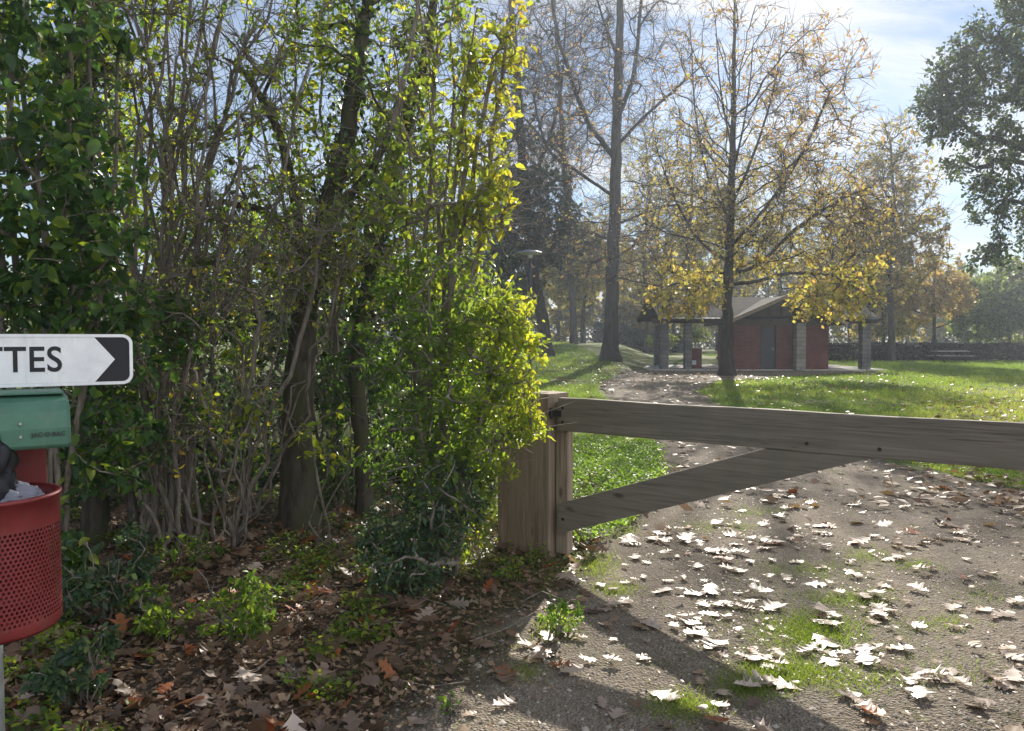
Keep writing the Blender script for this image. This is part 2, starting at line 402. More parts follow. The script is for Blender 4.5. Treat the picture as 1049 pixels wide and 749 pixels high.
M = {}
M['ground'] = soil_mat('soil_and_lawn', 'ground'); M['path'] = soil_mat('gravel_path', 'path')
M['bark_grey'] = bark_mat('grey_bark', (.035, .03, .027), (.12, .105, .09), 10)
M['bark_dark'] = bark_mat('dark_bark', (.022, .02, .018), (.075, .066, .058), 8)
M['bark_moss'] = bark_mat('mossy_bark', (.03, .026, .02), (.1, .085, .065), 14, moss=(.06, .065, .028))
M['stem'] = bark_mat('stem_bark', (.105, .088, .072), (.28, .24, .2), 30, .3)
M['twig'] = bark_mat('twig_bark', (.12, .1, .083), (.29, .25, .21), 30, .2)
G = dict
M['leaf_dark'] = leaf_mat('dark_broad_leaf', [(.028, .062, .022), (.045, .1, .03), (.085, .16, .03), (.19, .24, .03), (.38, .34, .04)], [0, .45, .75, .94, 1], .48, 2.4, .4, .35)
M['leaf_bright'] = leaf_mat('bright_leaf', [(.045, .09, .018), (.085, .15, .022), (.15, .215, .028), (.28, .3, .03), (.42, .32, .035)], [0, .3, .6, .9, 1], .55, 2.5, .4, .35)
M['leaf_yellow'] = leaf_mat('yellowing_leaf', [(.06, .11, .02), (.13, .19, .028), (.26, .3, .035), (.44, .38, .04), (.42, .24, .05)], [0, .35, .68, .92, 1], .55, 2.1)
M['leaf_blue'] = leaf_mat('small_glossy_leaf', [(.025, .055, .03), (.045, .09, .045), (.08, .13, .05), (.15, .2, .04)], [0, .5, .85, 1], .4, 2.1, .35, .45)
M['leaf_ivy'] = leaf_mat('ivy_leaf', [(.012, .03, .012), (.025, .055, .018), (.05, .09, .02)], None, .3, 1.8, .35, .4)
M['oak_autumn'] = leaf_mat('autumn_oak_leaf', [(.085, .095, .03), (.15, .15, .045), (.3, .26, .06), (.3, .19, .09), (.26, .14, .085)], [0, .3, .55, .78, 1], .55, 1.75, .5)
M['oak_yellow'] = leaf_mat('yellow_oak_leaf', [(.24, .26, .06), (.4, .38, .08), (.5, .42, .1), (.46, .29, .1)], None, .6, 1.5, .5)
M['tree_olive'] = leaf_mat('olive_tree_leaf', [(.075, .085, .028), (.15, .15, .045), (.26, .23, .06), (.33, .24, .07)], None, .58, 1.9, .55)
M['tree_green'] = leaf_mat('green_tree_leaf', [(.05, .085, .025), (.095, .14, .035), (.17, .21, .045)], None, .58, 2.0, .5)
M['oak_green'] = leaf_mat('green_oak_leaf', [(.022, .042, .018), (.04, .072, .026), (.075, .11, .028), (.18, .15, .04)], [0, .5, .9, 1], .42, 1.8, .45)
M['tree_red'] = leaf_mat('russet_tree_leaf', [(.16, .13, .05), (.33, .2, .06), (.4, .17, .06)], None, .58, 1.8, .55)
M['tree_dark'] = leaf_mat('dark_tree_leaf', [(.012, .025, .016), (.025, .045, .025), (.05, .07, .03)], None, .3, 1.6, .55)  # dark green leaf of the ivy tree, some far trees and hedges
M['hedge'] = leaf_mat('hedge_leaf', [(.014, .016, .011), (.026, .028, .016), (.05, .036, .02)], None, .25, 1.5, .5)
M['grass'] = leaf_mat('grass_blade', [(.06, .11, .02), (.12, .19, .025), (.2, .25, .045), (.38, .33, .15)], [0, .45, .75, 1], .55, 2.2, .5)
M['clover'] = leaf_mat('weed_leaf', [(.06, .13, .022), (.12, .21, .03), (.2, .28, .04)], None, .55, 2.4, .45)
M['litter'] = leaf_mat('dead_leaf', [(.07, .04, .025), (.17, .1, .06), (.3, .2, .125), (.36, .27, .2), (.3, .09, .03)], [0, .35, .68, .95, 1], .25, 1.3, .45, .5)
M['leaf_pale'] = leaf_mat('pale_dry_leaf', [(.25, .18, .135), (.37, .285, .23), (.5, .41, .35)], None, .15, 1.1, .4, .6)
M['leaf_brown'] = leaf_mat('brown_dry_leaf', [(.09, .058, .04), (.2, .13, .085)], None, .2, 1.2, .42, .55)
M['leaf_russet'] = leaf_mat('russet_dry_leaf', [(.18, .07, .035), (.33, .12, .045)], None, .35, 1.4, .5, .4)
M['rail'] = wood_mat('weathered_rail', (.15, .126, .1), (.23, .198, .16), 0, (.14, .13, .095))
M['stile'] = wood_mat('weathered_upright', (.22, .17, .12), (.36, .29, .21), 2, (.24, .19, .13))
M['post'] = wood_mat('brown_timber_post', (.17, .125, .085), (.3, .235, .17), 2, (.19, .155, .105))
def worn_mat(name, col, worn, rough, amount, scale=7):
    m, nt, b = new_mat(name); L = nt.links.new; tc = N(nt, 'ShaderNodeTexCoord')
    n = N(nt, 'ShaderNodeTexNoise', Scale=scale, Detail=10, Roughness=.72); L(tc.outputs['Object'], n.inputs['Vector'])
    mp = N(nt, 'ShaderNodeMapping'); mp.inputs['Scale'].default_value = (22, 22, 1.6); L(tc.outputs['Object'], mp.inputs[0])
    n2 = N(nt, 'ShaderNodeTexNoise', Scale=1.6, Detail=5, Roughness=.6); L(mp.outputs[0], n2.inputs['Vector'])
    r = ramp(nt, [tuple(c * .7 for c in col), col, tuple(min(1, c * 1.25 + .01) for c in col)], [.3, .5, .72]); L(n.outputs[0], r.inputs[0])
    w_ = ramp(nt, [(0, 0, 0), (amount,) * 3], [.56, .7]); L(n2.outputs[0], w_.inputs[0])
    sp_ = ramp(nt, [(0, 0, 0), (min(1, amount * 1.8),) * 3], [.64, .68]); n3 = N(nt, 'ShaderNodeTexNoise', Scale=38, Detail=6, Roughness=.7); L(tc.outputs['Object'], n3.inputs['Vector']); L(n3.outputs[0], sp_.inputs[0])
    a = N(nt, 'ShaderNodeMath', operation='MAXIMUM'); L(w_.outputs[0], a.inputs[0]); L(sp_.outputs[0], a.inputs[1])
    mx = N(nt, 'ShaderNodeMix', data_type='RGBA'); L(a.outputs[0], mx.inputs[0]); L(r.outputs[0], mx.inputs[6]); mx.inputs[7].default_value = (*worn, 1); L(mx.outputs[2], b.inputs['Base Color'])
    rr = ramp(nt, [(rough - .1,) * 3, (rough + .25,) * 3], [.3, .7]); L(n.outputs[0], rr.inputs[0]); L(rr.outputs[0], b.inputs['Roughness'])
    bp = N(nt, 'ShaderNodeBump', Strength=.12, Distance=.004); L(n.outputs[0], bp.inputs['Height']); L(bp.outputs[0], b.inputs['Normal']); return m
M['iron'] = plain_mat('dark_iron', (.03, .028, .026), .6, .6)
M['red'] = worn_mat('red_painted_metal', (.19, .021, .022), (.13, .075, .065), .42, .5)
M['green'] = worn_mat('green_painted_metal', (.055, .15, .1), (.14, .17, .14), .45, .45)
M['galv'] = plain_mat('galvanised_steel', (.42, .45, .44), .5, .5, .5, .12, 20)
M['white'] = worn_mat('white_sign_face', (.8, .81, .84), (.5, .5, .47), .4, .3, 4)
M['black'] = plain_mat('black_sign_print', (.016, .016, .022), .5, 0, .4, .1, 9)
M['bag_black'] = plain_mat('black_bin_liner', (.012, .012, .017), .42, 0, .4, .2, 30)
M['brick'] = brick_mat('dark_red_brick', (.13, .034, .036), (.18, .048, .048), (.13, .08, .075))
M['stone'] = brick_mat('pale_stone_lit', (.24, .23, .21), (.33, .31, .28), (.15, .14, .13), 1, .5, .2)  # lit copy of the pillar blocks, for the front pillar only
M['stone_shaded'] = brick_mat('pale_stone_shaded', (.13, .13, .13), (.19, .185, .18), (.08, .08, .08), 1, .5, .2)  # same blocks for the other pillars, their shade put into the colour
M['timber'] = wood_mat('dark_brown_timber', (.05, .035, .026), (.11, .08, .06), 0)
M['roof'] = brick_mat('dark_roof_shingle', (.02, .018, .018), (.03, .027, .026), (.012, .012, .012), 1, .3, .2)
M['door'] = plain_mat('blue_black_door', (.02, .022, .035), .5)
M['concrete'] = plain_mat('pale_concrete', (.42, .4, .37), .85, 0, .3, .12, 3, .2)
M['lamp'] = plain_mat('grey_lamp_metal', (.16, .17, .19), .4, .4)
M['lamp_dark'] = plain_mat('dark_lamp_post', (.03, .035, .04), .5, .2)
m, nt, b = new_mat('milky_lamp_glass'); b.inputs['Base Color'].default_value = (.7, .7, .72, 1); b.inputs['Roughness'].default_value = .3; M['glass'] = m
m, nt, b = new_mat('clear_plastic_bag'); b.inputs['Base Color'].default_value = (.62, .66, .8, 1); b.inputs['Roughness'].default_value = .16
b.inputs['Transmission Weight'].default_value = .7; b.inputs['IOR'].default_value = 1.15; M['bag_clear'] = m
# ---------------------------------------------------------------- camera, light, sky
cam = bpy.data.cameras.new('camera'); co = bpy.data.objects.new('camera', cam); COL.objects.link(co)
co.location = (0, 0, EYE); co.rotation_euler = (R(90) - PITCH, 0, 0)
cam.sensor_fit = 'HORIZONTAL'; cam.sensor_width = 36; cam.lens = 36 * F / 1049; cam.clip_start = .05; cam.clip_end = 2000
scene.camera = co
AZ, EL = 15.0, 28.3
sd = Vector((math.sin(R(AZ)) * math.cos(R(EL)), math.cos(R(AZ)) * math.cos(R(EL)), math.sin(R(EL))))
sl = bpy.data.lights.new('sun', 'SUN'); sl.energy = SUN_E; sl.angle = R(.53); sl.color = (1, .92, .8)
so = bpy.data.objects.new('sun', sl); COL.objects.link(so); so.rotation_euler = sd.to_track_quat('Z', 'Y').to_euler()

w = bpy.data.worlds.new('World'); scene.world = w; w.use_nodes = True
nt = w.node_tree; L = nt.links.new; bg = nt.nodes['Background']; bg.inputs[1].default_value = SKY_S
sky = N(nt, 'ShaderNodeTexSky', sky_type='NISHITA', sun_disc=False, sun_elevation=R(EL), sun_rotation=R(AZ)); sky.air_density = 1.0; sky.dust_density = .05; sky.ozone_density = 1.6; sky.altitude = 1200
tc = N(nt, 'ShaderNodeTexCoord'); sp = N(nt, 'ShaderNodeSeparateXYZ'); L(tc.outputs['Generated'], sp.inputs[0])
# clouds on a flat layer: direction divided by its height
mz = N(nt, 'ShaderNodeMath', operation='MAXIMUM'); L(sp.outputs[2], mz.inputs[0]); mz.inputs[1].default_value = .0
mz2 = N(nt, 'ShaderNodeMath', operation='ADD'); L(mz.outputs[0], mz2.inputs[0]); mz2.inputs[1].default_value = .22
dx = N(nt, 'ShaderNodeMath', operation='DIVIDE'); L(sp.outputs[0], dx.inputs[0]); L(mz2.outputs[0], dx.inputs[1])
dy = N(nt, 'ShaderNodeMath', operation='DIVIDE'); L(sp.outputs[1], dy.inputs[0]); L(mz2.outputs[0], dy.inputs[1])
cb = N(nt, 'ShaderNodeCombineXYZ'); L(dx.outputs[0], cb.inputs[0]); L(dy.outputs[0], cb.inputs[1])
mp = N(nt, 'ShaderNodeMapping'); mp.inputs['Location'].default_value = CLOUD_OFF; mp.inputs['Scale'].default_value = (.75, 1.5, 1); mp.inputs['Rotation'].default_value = (0, 0, R(8)); L(cb.outputs[0], mp.inputs[0])
cn = N(nt, 'ShaderNodeTexNoise', Scale=1.5, Detail=9, Roughness=.58); cn.inputs['Distortion'].default_value = .35; L(mp.outputs[0], cn.inputs['Vector'])
cr = ramp(nt, [(0, 0, 0), (.75, .75, .75), (1, 1, 1)], [.42, .55, .66]); L(cn.outputs[0], cr.inputs[0])
# fewer clouds to the left of the sun, as in the place
lm = N(nt, 'ShaderNodeMapRange'); lm.inputs[1].default_value = -.12; lm.inputs[2].default_value = .12; lm.inputs[3].default_value = .25; lm.inputs[4].default_value = 1; L(sp.outputs[0], lm.inputs[0])
cm = N(nt, 'ShaderNodeMath', operation='MULTIPLY'); L(cr.outputs[0], cm.inputs[0]); L(lm.outputs[0], cm.inputs[1])
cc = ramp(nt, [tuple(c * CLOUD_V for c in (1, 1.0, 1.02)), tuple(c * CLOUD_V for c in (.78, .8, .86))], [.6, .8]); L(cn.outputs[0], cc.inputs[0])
mx = N(nt, 'ShaderNodeMix', data_type='RGBA'); L(cm.outputs[0], mx.inputs[0]); L(sky.outputs[0], mx.inputs[6])
# unseen clouds behind the camera, brightened as added fill for the shaded sides
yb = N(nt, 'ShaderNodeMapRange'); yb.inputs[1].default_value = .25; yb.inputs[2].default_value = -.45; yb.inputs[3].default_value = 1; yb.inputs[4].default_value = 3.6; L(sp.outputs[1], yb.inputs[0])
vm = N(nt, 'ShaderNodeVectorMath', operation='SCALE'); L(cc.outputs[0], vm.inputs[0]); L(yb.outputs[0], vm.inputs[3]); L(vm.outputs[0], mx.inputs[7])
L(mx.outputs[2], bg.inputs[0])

vs = scene.view_settings; scene.display_settings.display_device = 'sRGB'
vs.view_transform = 'Standard'; vs.look = 'None'; vs.gamma = 1; vs.use_curve_mapping = False; vs.exposure = EXPO
c = scene.cycles; c.max_bounces = 7; c.diffuse_bounces = 3; c.glossy_bounces = 2; c.transmission_bounces = 4; c.volume_bounces = 0; c.transparent_max_bounces = 4
c.caustics_reflective = False; c.caustics_refractive = False; c.use_denoising = True; c.denoiser = 'OPENIMAGEDENOISE'; c.denoising_input_passes = 'RGB_ALBEDO_NORMAL'
try: c.sample_clamp_indirect = 6
except Exception: pass
c.use_adaptive_sampling = True; c.adaptive_threshold = .012

# ---------------------------------------------------------------- ground and path
def axis(lo, hi, step, far, g=1.22):
    a = list(np.arange(lo, hi + 1e-6, step)); s = step
    left = [lo]; right = [hi]
    while left[-1] > -far: s *= g; left.append(left[-1] - s)
    s = step
    while right[-1] < far: s *= g; right.append(right[-1] + s)
    return np.array(left[:0:-1] + a + right[1:])
def grid_mesh(name, X, Y, Z):
    ny, nx = X.shape; i = np.arange(nx * ny).reshape(ny, nx)
    q = np.stack([i[:-1, :-1], i[:-1, 1:], i[1:, 1:], i[1:, :-1]], -1).reshape(-1, 4)
    return np_mesh(name, np.stack([X, Y, Z], -1).reshape(-1, 3), q, np.full(len(q), 4), smooth=True)
n_mid = Value2D(3, .55); n_big = Value2D(4, 2.2); n_fine = Value2D(5, .17)
LEFT = [(0, -1.0), (2.5, -.75), (3.2, -.5), (4, -.1), (5, .35), (5.6, .62), (6.5, 1.05), (8.2, 1.65), (10.6, 2.1), (14, 2.3), (18, 2.4), (23, 2.6), (28, 3.4), (32, 4.5), (36, 5.2)]
RIGHT = [(0, 9), (5, 8), (6.5, 6.6), (7.5, 5.7), (8.2, 5.2), (9.5, 5.0), (10.6, 4.9), (14, 4.6), (18, 4.9), (23, 5.5), (28, 7.5), (32, 12), (36, 17)]
gx, gy = axis(-14, 40, .5, 900), axis(-4, 80, .5, 900)
X, Y = np.meshgrid(gx, gy); go = link('ground', grid_mesh('ground', X, Y, H(X, Y)), M['ground']); tag(go, kind='structure')
ys = np.concatenate([np.arange(-3, 12, .12), np.arange(12, 36.2, .3)]); us = np.linspace(0, 1, 48); us = us * .6 + .4 * (us * us * (3 - 2 * us))
XX, YY = [], []
nl = Value2D(8, .6); nr = Value2D(9, .8)
for y in ys:
    a = interp(y, LEFT) + (nl(y, 0) - .5) * .5; b_ = interp(y, RIGHT) + (nr(y, 5) - .5) * .7
    XX.append(a + (b_ - a) * us); YY.append(np.full(48, y))
X, Y = np.array(XX), np.array(YY)
pm = grid_mesh('path', X, Y, H(X, Y) + np.where(Y > 22, .03, .005))
wdt = (X[:, -1:] - X[:, :1]); ed = np.minimum(us[None] * wdt, (1 - us[None]) * wdt); at = pm.attributes.new('inside', 'FLOAT', 'POINT'); at.data.foreach_set('value', (ed / (.5 + .03 * Y)).clip(0, 1).astype(np.float32).ravel())
po = link('path', pm, M['path']); tag(po, kind='structure')

# ---------------------------------------------------------------- gate, post
GA = (.34, 5.60); GR = math.atan2(-.599, .801)
def gate_pt(s, z=0, off=0): return np.array([GA[0] + .801 * s - .599 * off, GA[1] - .599 * s - .801 * off, z])
post = empty('gate_post', (GA[0], GA[1], 0), 'thick square brown timber gate post half swallowed by the leafy bush', 'post', rotz=GR)
MB().box((-.245, .02, .585), (.47, .26, 1.225), bevel=.014).build('shaft', M['post'], post)
gate = empty('wooden_gate', (GA[0], GA[1], 0), 'weathered wooden field gate with one top rail and a diagonal brace across the gravel track', 'gate', rotz=GR)
MB().box((.052, -.0, .585), (.1, .075, 1.1), bevel=.006).build('stile', M['stile'], gate)
rm = MB().box((2.26, -.062, 1.052), (4.42, .046, .236), bevel=.007)
bmesh.ops.bisect_plane(rm.bm, geom=rm.bm.verts[:] + rm.bm.edges[:] + rm.bm.faces[:], plane_co=(2.26, 0, 0), plane_no=(1, 0, 0))
for i_ in range(1, 46): bmesh.ops.bisect_plane(rm.bm, geom=rm.bm.verts[:] + rm.bm.edges[:] + rm.bm.faces[:], plane_co=(.06 + i_ * .096, 0, 0), plane_no=(1, 0, 0))
for v_ in rm.bm.verts: v_.co.z += .0028 * math.sin(v_.co.x * 5.1) * (1 if v_.co.z > 1.05 else .4) + float(rng.normal()) * .0007; v_.co.y += .0015 * math.sin(v_.co.x * 3.3)
rm.build('rail', M['rail'], gate)
br = MB().prism([(.045, .185), (2.13, .932), (1.53, .932), (.045, .405)], -.078, -.04); br.build('brace', M['rail'], gate)
for s_, z_ in ((1.78, .985), (2.17, .985), (.09, 1.1), (.09, 1.0), (.09, .3)):
    MB().rod((s_, -.0855 if z_ > .5 else -.079, z_), (s_, -.09 if z_ > .5 else -.083, z_), .011, 10).build('bolt', M['iron'], gate)
hg = MB(); hg.box((-.06, -.105, 1.06), (.3, .006, .045)); hg.rod((.01, -.112, 1.02), (.01, -.112, 1.1), .011); hg.build('hinge', M['iron'], gate)

# ---------------------------------------------------------------- bin, post, sign
BO = (-1.437, 2.13); BR = R(33.5)
sp_ = tag(MB().rod((-.018, 0, -.1), (-.018, 0, 1.6), .028, 20).build('metal_post', M['galv'], None, (BO[0], BO[1], 0), True), 'slim galvanised metal post carrying the red bin and the arrow sign', 'post')
sp_.rotation_euler.z = BR
bin_ = empty('litter_bin', (BO[0], BO[1], 0), 'red perforated metal litter bin under a green hood, hung on a metal post', 'litter bin', rotz=BR)
BC = (-.012, -.22); BRAD = .156; Z0, Z1, ZP0, ZP1 = .862, 1.2, .895, 1.128
def perforated():
    nc, nrw = 90, 22; V, Lp, S = [], [], []; k = 0
    cw = 2 * math.pi / nc; ch = (ZP1 - ZP0) / nrw; hr = .33
    for r_ in range(nrw):
        for c_ in range(nc):
            a0 = (c_ + .5 * (r_ % 2)) * cw; ring = []
            for ux, uy in ((-.5, -.5), (0, -.5), (.5, -.5), (.5, 0), (.5, .5), (0, .5), (-.5, .5), (-.5, 0)): ring.append((ux, uy))
            hole = [(hr * math.cos(math.pi * (1.25 + .25 * j)), hr * math.sin(math.pi * (1.25 + .25 * j)) * .0126 / ch) for j in range(8)]
            for ux, uy in ring + hole:
                a = a0 + ux * cw; V.append((BC[0] + BRAD * math.cos(a), BC[1] + BRAD * math.sin(a), ZP0 + (r_ + .5 + uy) * ch))
            for j in range(8): Lp += [k + j, k + (j + 1) % 8, k + 8 + (j + 1) % 8, k + 8 + j]; S.append(4)
            k += 16
    return np_mesh('basket', V, Lp, S, smooth=True)
bm_ = bmesh.new(); me_ = perforated(); bm_.from_mesh(me_); bpy.data.meshes.remove(me_)
mb = MB(); mb.bm.from_mesh((lambda q: (bm_.to_mesh(q), q)[1])(bpy.data.meshes.new('t'))); bm_.free()
mb.lathe([(BRAD, ZP1), (BRAD, Z1 - .004), (BRAD + .004, Z1 - .004), (BRAD + .005, Z1 + .004), (BRAD - .006, Z1 + .006), (BRAD - .006, Z1 - .02)], (BC[0], BC[1], 0), 72)
mb.lathe([(BRAD, ZP0), (BRAD, Z0 + .01), (BRAD - .006, Z0), (BRAD - .012, Z0 + .004), (.001, Z0 + .006)], (BC[0], BC[1], 0), 72)
mb.build('basket', M['red'], bin_)
bp_ = MB().box((0, -.036, 1.145), (.245, .006, .56), bevel=.002).build('back_plate', M['red'], bin_)
hood = MB(); prof = [(-.03, 1.335), (-.03, 1.44), (-.05, 1.452), (-.2, 1.449), (-.245, 1.436), (-.275, 1.41), (-.29, 1.37), (-.292, 1.328), (-.286, 1.316), (-.278, 1.318)]
b2 = bmesh.new(); hw = .168
va = [b2.verts.new((-hw, y, z)) for y, z in prof]; vb = [b2.verts.new((hw, y, z)) for y, z in prof]
for i in range(len(prof) - 1): b2.faces.new((va[i], va[i + 1], vb[i + 1], vb[i]))
b2.faces.new(va[::-1]); b2.faces.new(vb); bmesh.ops.recalc_face_normals(b2, faces=b2.faces)
bmesh.ops.bevel(b2, geom=[e for e in b2.edges if len(e.link_faces) == 2 and abs(e.calc_face_angle(0)) > 1.0], offset=.007, segments=2, affect='EDGES')
hood.add(b2); hood.box((0, -.12, 1.455), (.315, .2, .006), bevel=.002)
hood_o = hood.build('hood', M['green'], bin_)
MB().box((-.085, -.2875, 1.372), (.15, .012, .028), Matrix.Rotation(R(-4), 4, 'X')).build('slot', M['black'], hood_o)
for x_ in (.075, .075):
    pass
def text_mesh(body, size, mat, name, parent, loc, rot, bold=0, ext=.0008, align='CENTER', sx=1):
    cu = bpy.data.curves.new(name, 'FONT'); cu.body = body; cu.size = size; cu.align_x = align; cu.align_y = 'CENTER'; cu.extrude = ext; cu.offset = bold; cu.space_character = 1.05
    t = bpy.data.objects.new('t', cu); COL.objects.link(t); bpy.context.view_layer.update()
    me = bpy.data.meshes.new_from_object(t.evaluated_get(bpy.context.evaluated_depsgraph_get())); bpy.data.objects.remove(t)
    o = link(name, me, mat, parent, loc); o.rotation_euler = rot; o.scale.x = sx; return o
text_mesh('JAC·O·BAC', .0145, M['lamp_dark'], 'lettering', hood_o, (.118, -.2945, 1.355), (R(86), 0, 0), .0004)
for x_, z_ in ((.058, 1.385), (.058, 1.352)):
    MB().rod((x_, -.286, z_), (x_, -.2965, z_), .0035, 8).build('rivet', M['galv'], hood_o)
# bags
def crumple(name, c, r, seed, mat, amp=.6, sub=5):
    b = bmesh.new(); bmesh.ops.create_icosphere(b, subdivisions=sub, radius=1)
    g = np.random.default_rng(seed); ks = unit(g.normal(size=(26, 3))); f = g.uniform(3, 16, 26); ph = g.uniform(0, 6, 26)
    for v in b.verts:
        p = np.array(v.co); d = sum(abs(math.sin(f[i] * p.dot(ks[i]) + ph[i])) / f[i] for i in range(26)) / 3
        v.co = Vector(p * (1 - amp + amp * d * 1.6)); v.co = Vector((v.co.x * r[0] + c[0], v.co.y * r[1] + c[1], v.co.z * r[2] + c[2]))
    for f_ in b.faces: f_.smooth = True
    m_ = MB(); m_.add(b); o = m_.build(name, mat, None, (BO[0], BO[1], 0)); o.rotation_euler.z = BR; return o
tag(crumple('bin_bag', (-.04, -.262, 1.265), (.085, .055, .13), 3, M['bag_black']), 'crumpled black bin liner hanging down from under the green hood', 'bag')
tag(crumple('plastic_bag', (.02, -.25, 1.19), (.085, .065, .042), 8, M['bag_clear']), 'crumpled clear plastic bag stuffed in the top of the red basket', 'bag')

sign = empty('arrow_sign', (BO[0], BO[1], 1.537), 'white arrow sign for the toilets with black chevron and black capitals', 'sign', rotz=BR)
def rrect(w, h, r, n=8):
    out = []
    for cx, cy, a in ((w - r, h - r, 0), (-w + r, h - r, 90), (-w + r, -h + r, 180), (w - r, -h + r, 270)):
        for i in range(n + 1):
            t = R(a + 90 * i / n); out.append((cx + r * math.cos(t), cy + r * math.sin(t)))
    return out
SW, SH = .345, .073
MB().prism(rrect(SW, SH, .028), -.05, -.034).build('panel', M['galv'], sign)
# raised white border, then the white face and the black arrow field, each 1-2 mm proud of the last
def ring_prism(o_, i_, y0, y1, name, mat):
    b = bmesh.new(); n = len(o_)
    A0 = [b.verts.new((x, y0, z)) for x, z in o_]; B0 = [b.verts.new((x, y0, z)) for x, z in i_]; A1 = [b.verts.new((x, y1, z)) for x, z in o_]; B1 = [b.verts.new((x, y1, z)) for x, z in i_]
    for i in range(n):
        j = (i + 1) % n
        for q in ((A0[i], A0[j], B0[j], B0[i]), (A0[i], A1[i], A1[j], A0[j]), (B0[i], B0[j], B1[j], B1[i])): b.faces.new(q)
    bmesh.ops.recalc_face_normals(b, faces=b.faces); m_ = MB(); m_.add(b); return m_.build(name, mat, sign)
ring_prism(rrect(SW, SH, .028), rrect(SW - .0085, SH - .0085, .02), -.056, -.0501, 'border', M['white'])
inner = rrect(SW - .009, SH - .009, .0195)
MB().prism(inner, -.0525, -.0502).build('arrow_field', M['black'], sign)
h = SH - .009
tip = SW - .047
face = [(-SW + .009, -h + .012), (-SW + .02, -h), (tip - .052, -h), (tip, 0), (tip - .052, h), (-SW + .02, h), (-SW + .009, h - .012)]
MB().prism(face, -.0542, -.0527).build('face', M['white'], sign)
text_mesh('TOILETTES', .0985, M['black'], 'lettering', sign, (-.05, -.0548, -.001), (R(90), 0, 0), .0014, .0005, sx=.87)

# ---------------------------------------------------------------- toilet block with open shelters
tb = empty('toilet_block', (13.1, 40, 0), 'dark red brick toilet block with gabled roof and open shelters on pale pillars', 'building')
def bl(name, mat, mb, parent=tb): o = mb.build(name, mat, parent); o.location = (-13.1, -40, 0); return o
bl('slab', M['concrete'], MB().box((12.4, 40.6, .02), (11.6, 6.6, .09)))
wl = MB(); wl.box((11.42, 38.8, 1.19), (1.34, 2.8, 2.26)); wl.box((12.44, 38.88, 1.19), (.7, 2.64, 2.26)); wl.box((14.07, 38.8, 1.19), (2.56, 2.8, 2.26))
bl('wall', M['brick'], wl)
gb = MB().prism([(10.7, 2.322), (15.4, 2.322), (13.05, 3.3)], 37.42, 37.5); bl('gable', M['timber'], gb)
d_ = bl('door', M['door'], MB().box((12.44, 37.5, 1.1), (.69, .09, 2.06)))
bl('door_frame', M['timber'], MB().box((12.065, 37.42, 1.12), (.07, .08, 2.1))); bl('door_frame', M['timber'], MB().box((12.815, 37.42, 1.12), (.07, .08, 2.1)))
bl('gutter', M['lamp_dark'], MB().rod((7.1, 37.28, 2.5), (10.05, 37.28, 2.5), .06, 8))
bl('gutter', M['lamp_dark'], MB().rod((16.05, 37.28, 2.5), (17.75, 37.28, 2.5), .06, 8))
o = MB().box((12.66, 37.44, 1.05), (.03, .05, .14)).build('handle', M['galv'], d_)
bl('lintel', M['timber'], MB().box((13.05, 37.46, 2.25), (4.74, .13, .14)))
for x0, x1, zs in ((7.22, 7.62, 1), (8.42, 8.74, 1), (13.62, 14.08, 1), (17.02, 17.45, 1)):
    y0 = 37.15 if x0 == 13.62 else 37.7
    bl('pillar', M['stone' if x0 == 13.62 else 'stone_shaded'], MB().box(((x0 + x1) / 2, y0, 1.18), (x1 - x0, .46, 2.24), bevel=.02))
for x0 in (8.25, 17.2): bl('pillar', M['stone_shaded'], MB().box((x0, 43.4, 1.18), (.46, .46, 2.24), bevel=.02))
bl('beam', M['timber'], MB().box((9.0, 37.7, 2.42), (4.3, .24, .24))); bl('beam', M['timber'], MB().box((16.6, 37.7, 2.42), (2.5, .24, .24)))
def roof_pair(mb, x0, x1, yc, half, z0, z1, t=.1):
    mb.bm.verts.ensure_lookup_table(); b = bmesh.new()
    for sgn in (-1, 1):
        q = [(x0, yc + sgn * half, z0), (x1, yc + sgn * half, z0), (x1, yc, z1), (x0, yc, z1)]
        lo = [b.verts.new(p) for p in q]; hi = [b.verts.new((p[0], p[1], p[2] + t)) for p in q]
        b.faces.new(lo); b.faces.new(hi[::-1])
        for i in range(4): b.faces.new((lo[i], hi[i], hi[(i + 1) % 4], lo[(i + 1) % 4]))
    bmesh.ops.recalc_face_normals(b, faces=b.faces); mb.add(b); return mb
r1 = roof_pair(MB(), 7.1, 17.75, 40.6, 3.25, 2.5, 3.62)
bl('roof', M['roof'], r1)
r2 = MB(); b = bmesh.new()
for sgn in (-1, 1):
    q = [(13.05 + sgn * 2.95, 36.75, 2.2), (13.05 + sgn * 2.95, 40.6, 2.2), (13.05, 40.6, 3.5), (13.05, 36.75, 3.5)]
    lo = [b.verts.new(p) for p in q]; hi = [b.verts.new((p[0], p[1], p[2] + .11)) for p in q]
    b.faces.new(lo); b.faces.new(hi[::-1])
    for i in range(4): b.faces.new((lo[i], hi[i], hi[(i + 1) % 4], lo[(i + 1) % 4]))
bmesh.ops.recalc_face_normals(b, faces=b.faces); r2.add(b); bl('porch_roof', M['roof'], r2)
bg_ = MB()
for sgn in (-1, 1):
    a = Vector((13.05 + sgn * 2.95, 36.74, 2.2)); c_ = Vector((13.05, 36.74, 3.5)); d_v = c_ - a
    bg_.box((a + c_) / 2 + Vector((0, 0, .05)), (d_v.length, .04, .17), Matrix.Rotation(-math.atan2(d_v.z, d_v.x), 4, 'Y'))
bl('bargeboard', M['stile'], bg_)
tr = MB()
for x0 in (13.05, 12.55, 13.55): tr.box((x0, 37.38, 2.75 if x0 != 13.05 else 2.95), (.09, .06, .7 if x0 != 13.05 else .9))
bl('gable_studs', M['timber'], tr)
ob = empty('barbecue_block', (9.1, 38.6, .065), 'squat dark red brick block standing between the left shelter pillars', 'barbecue')
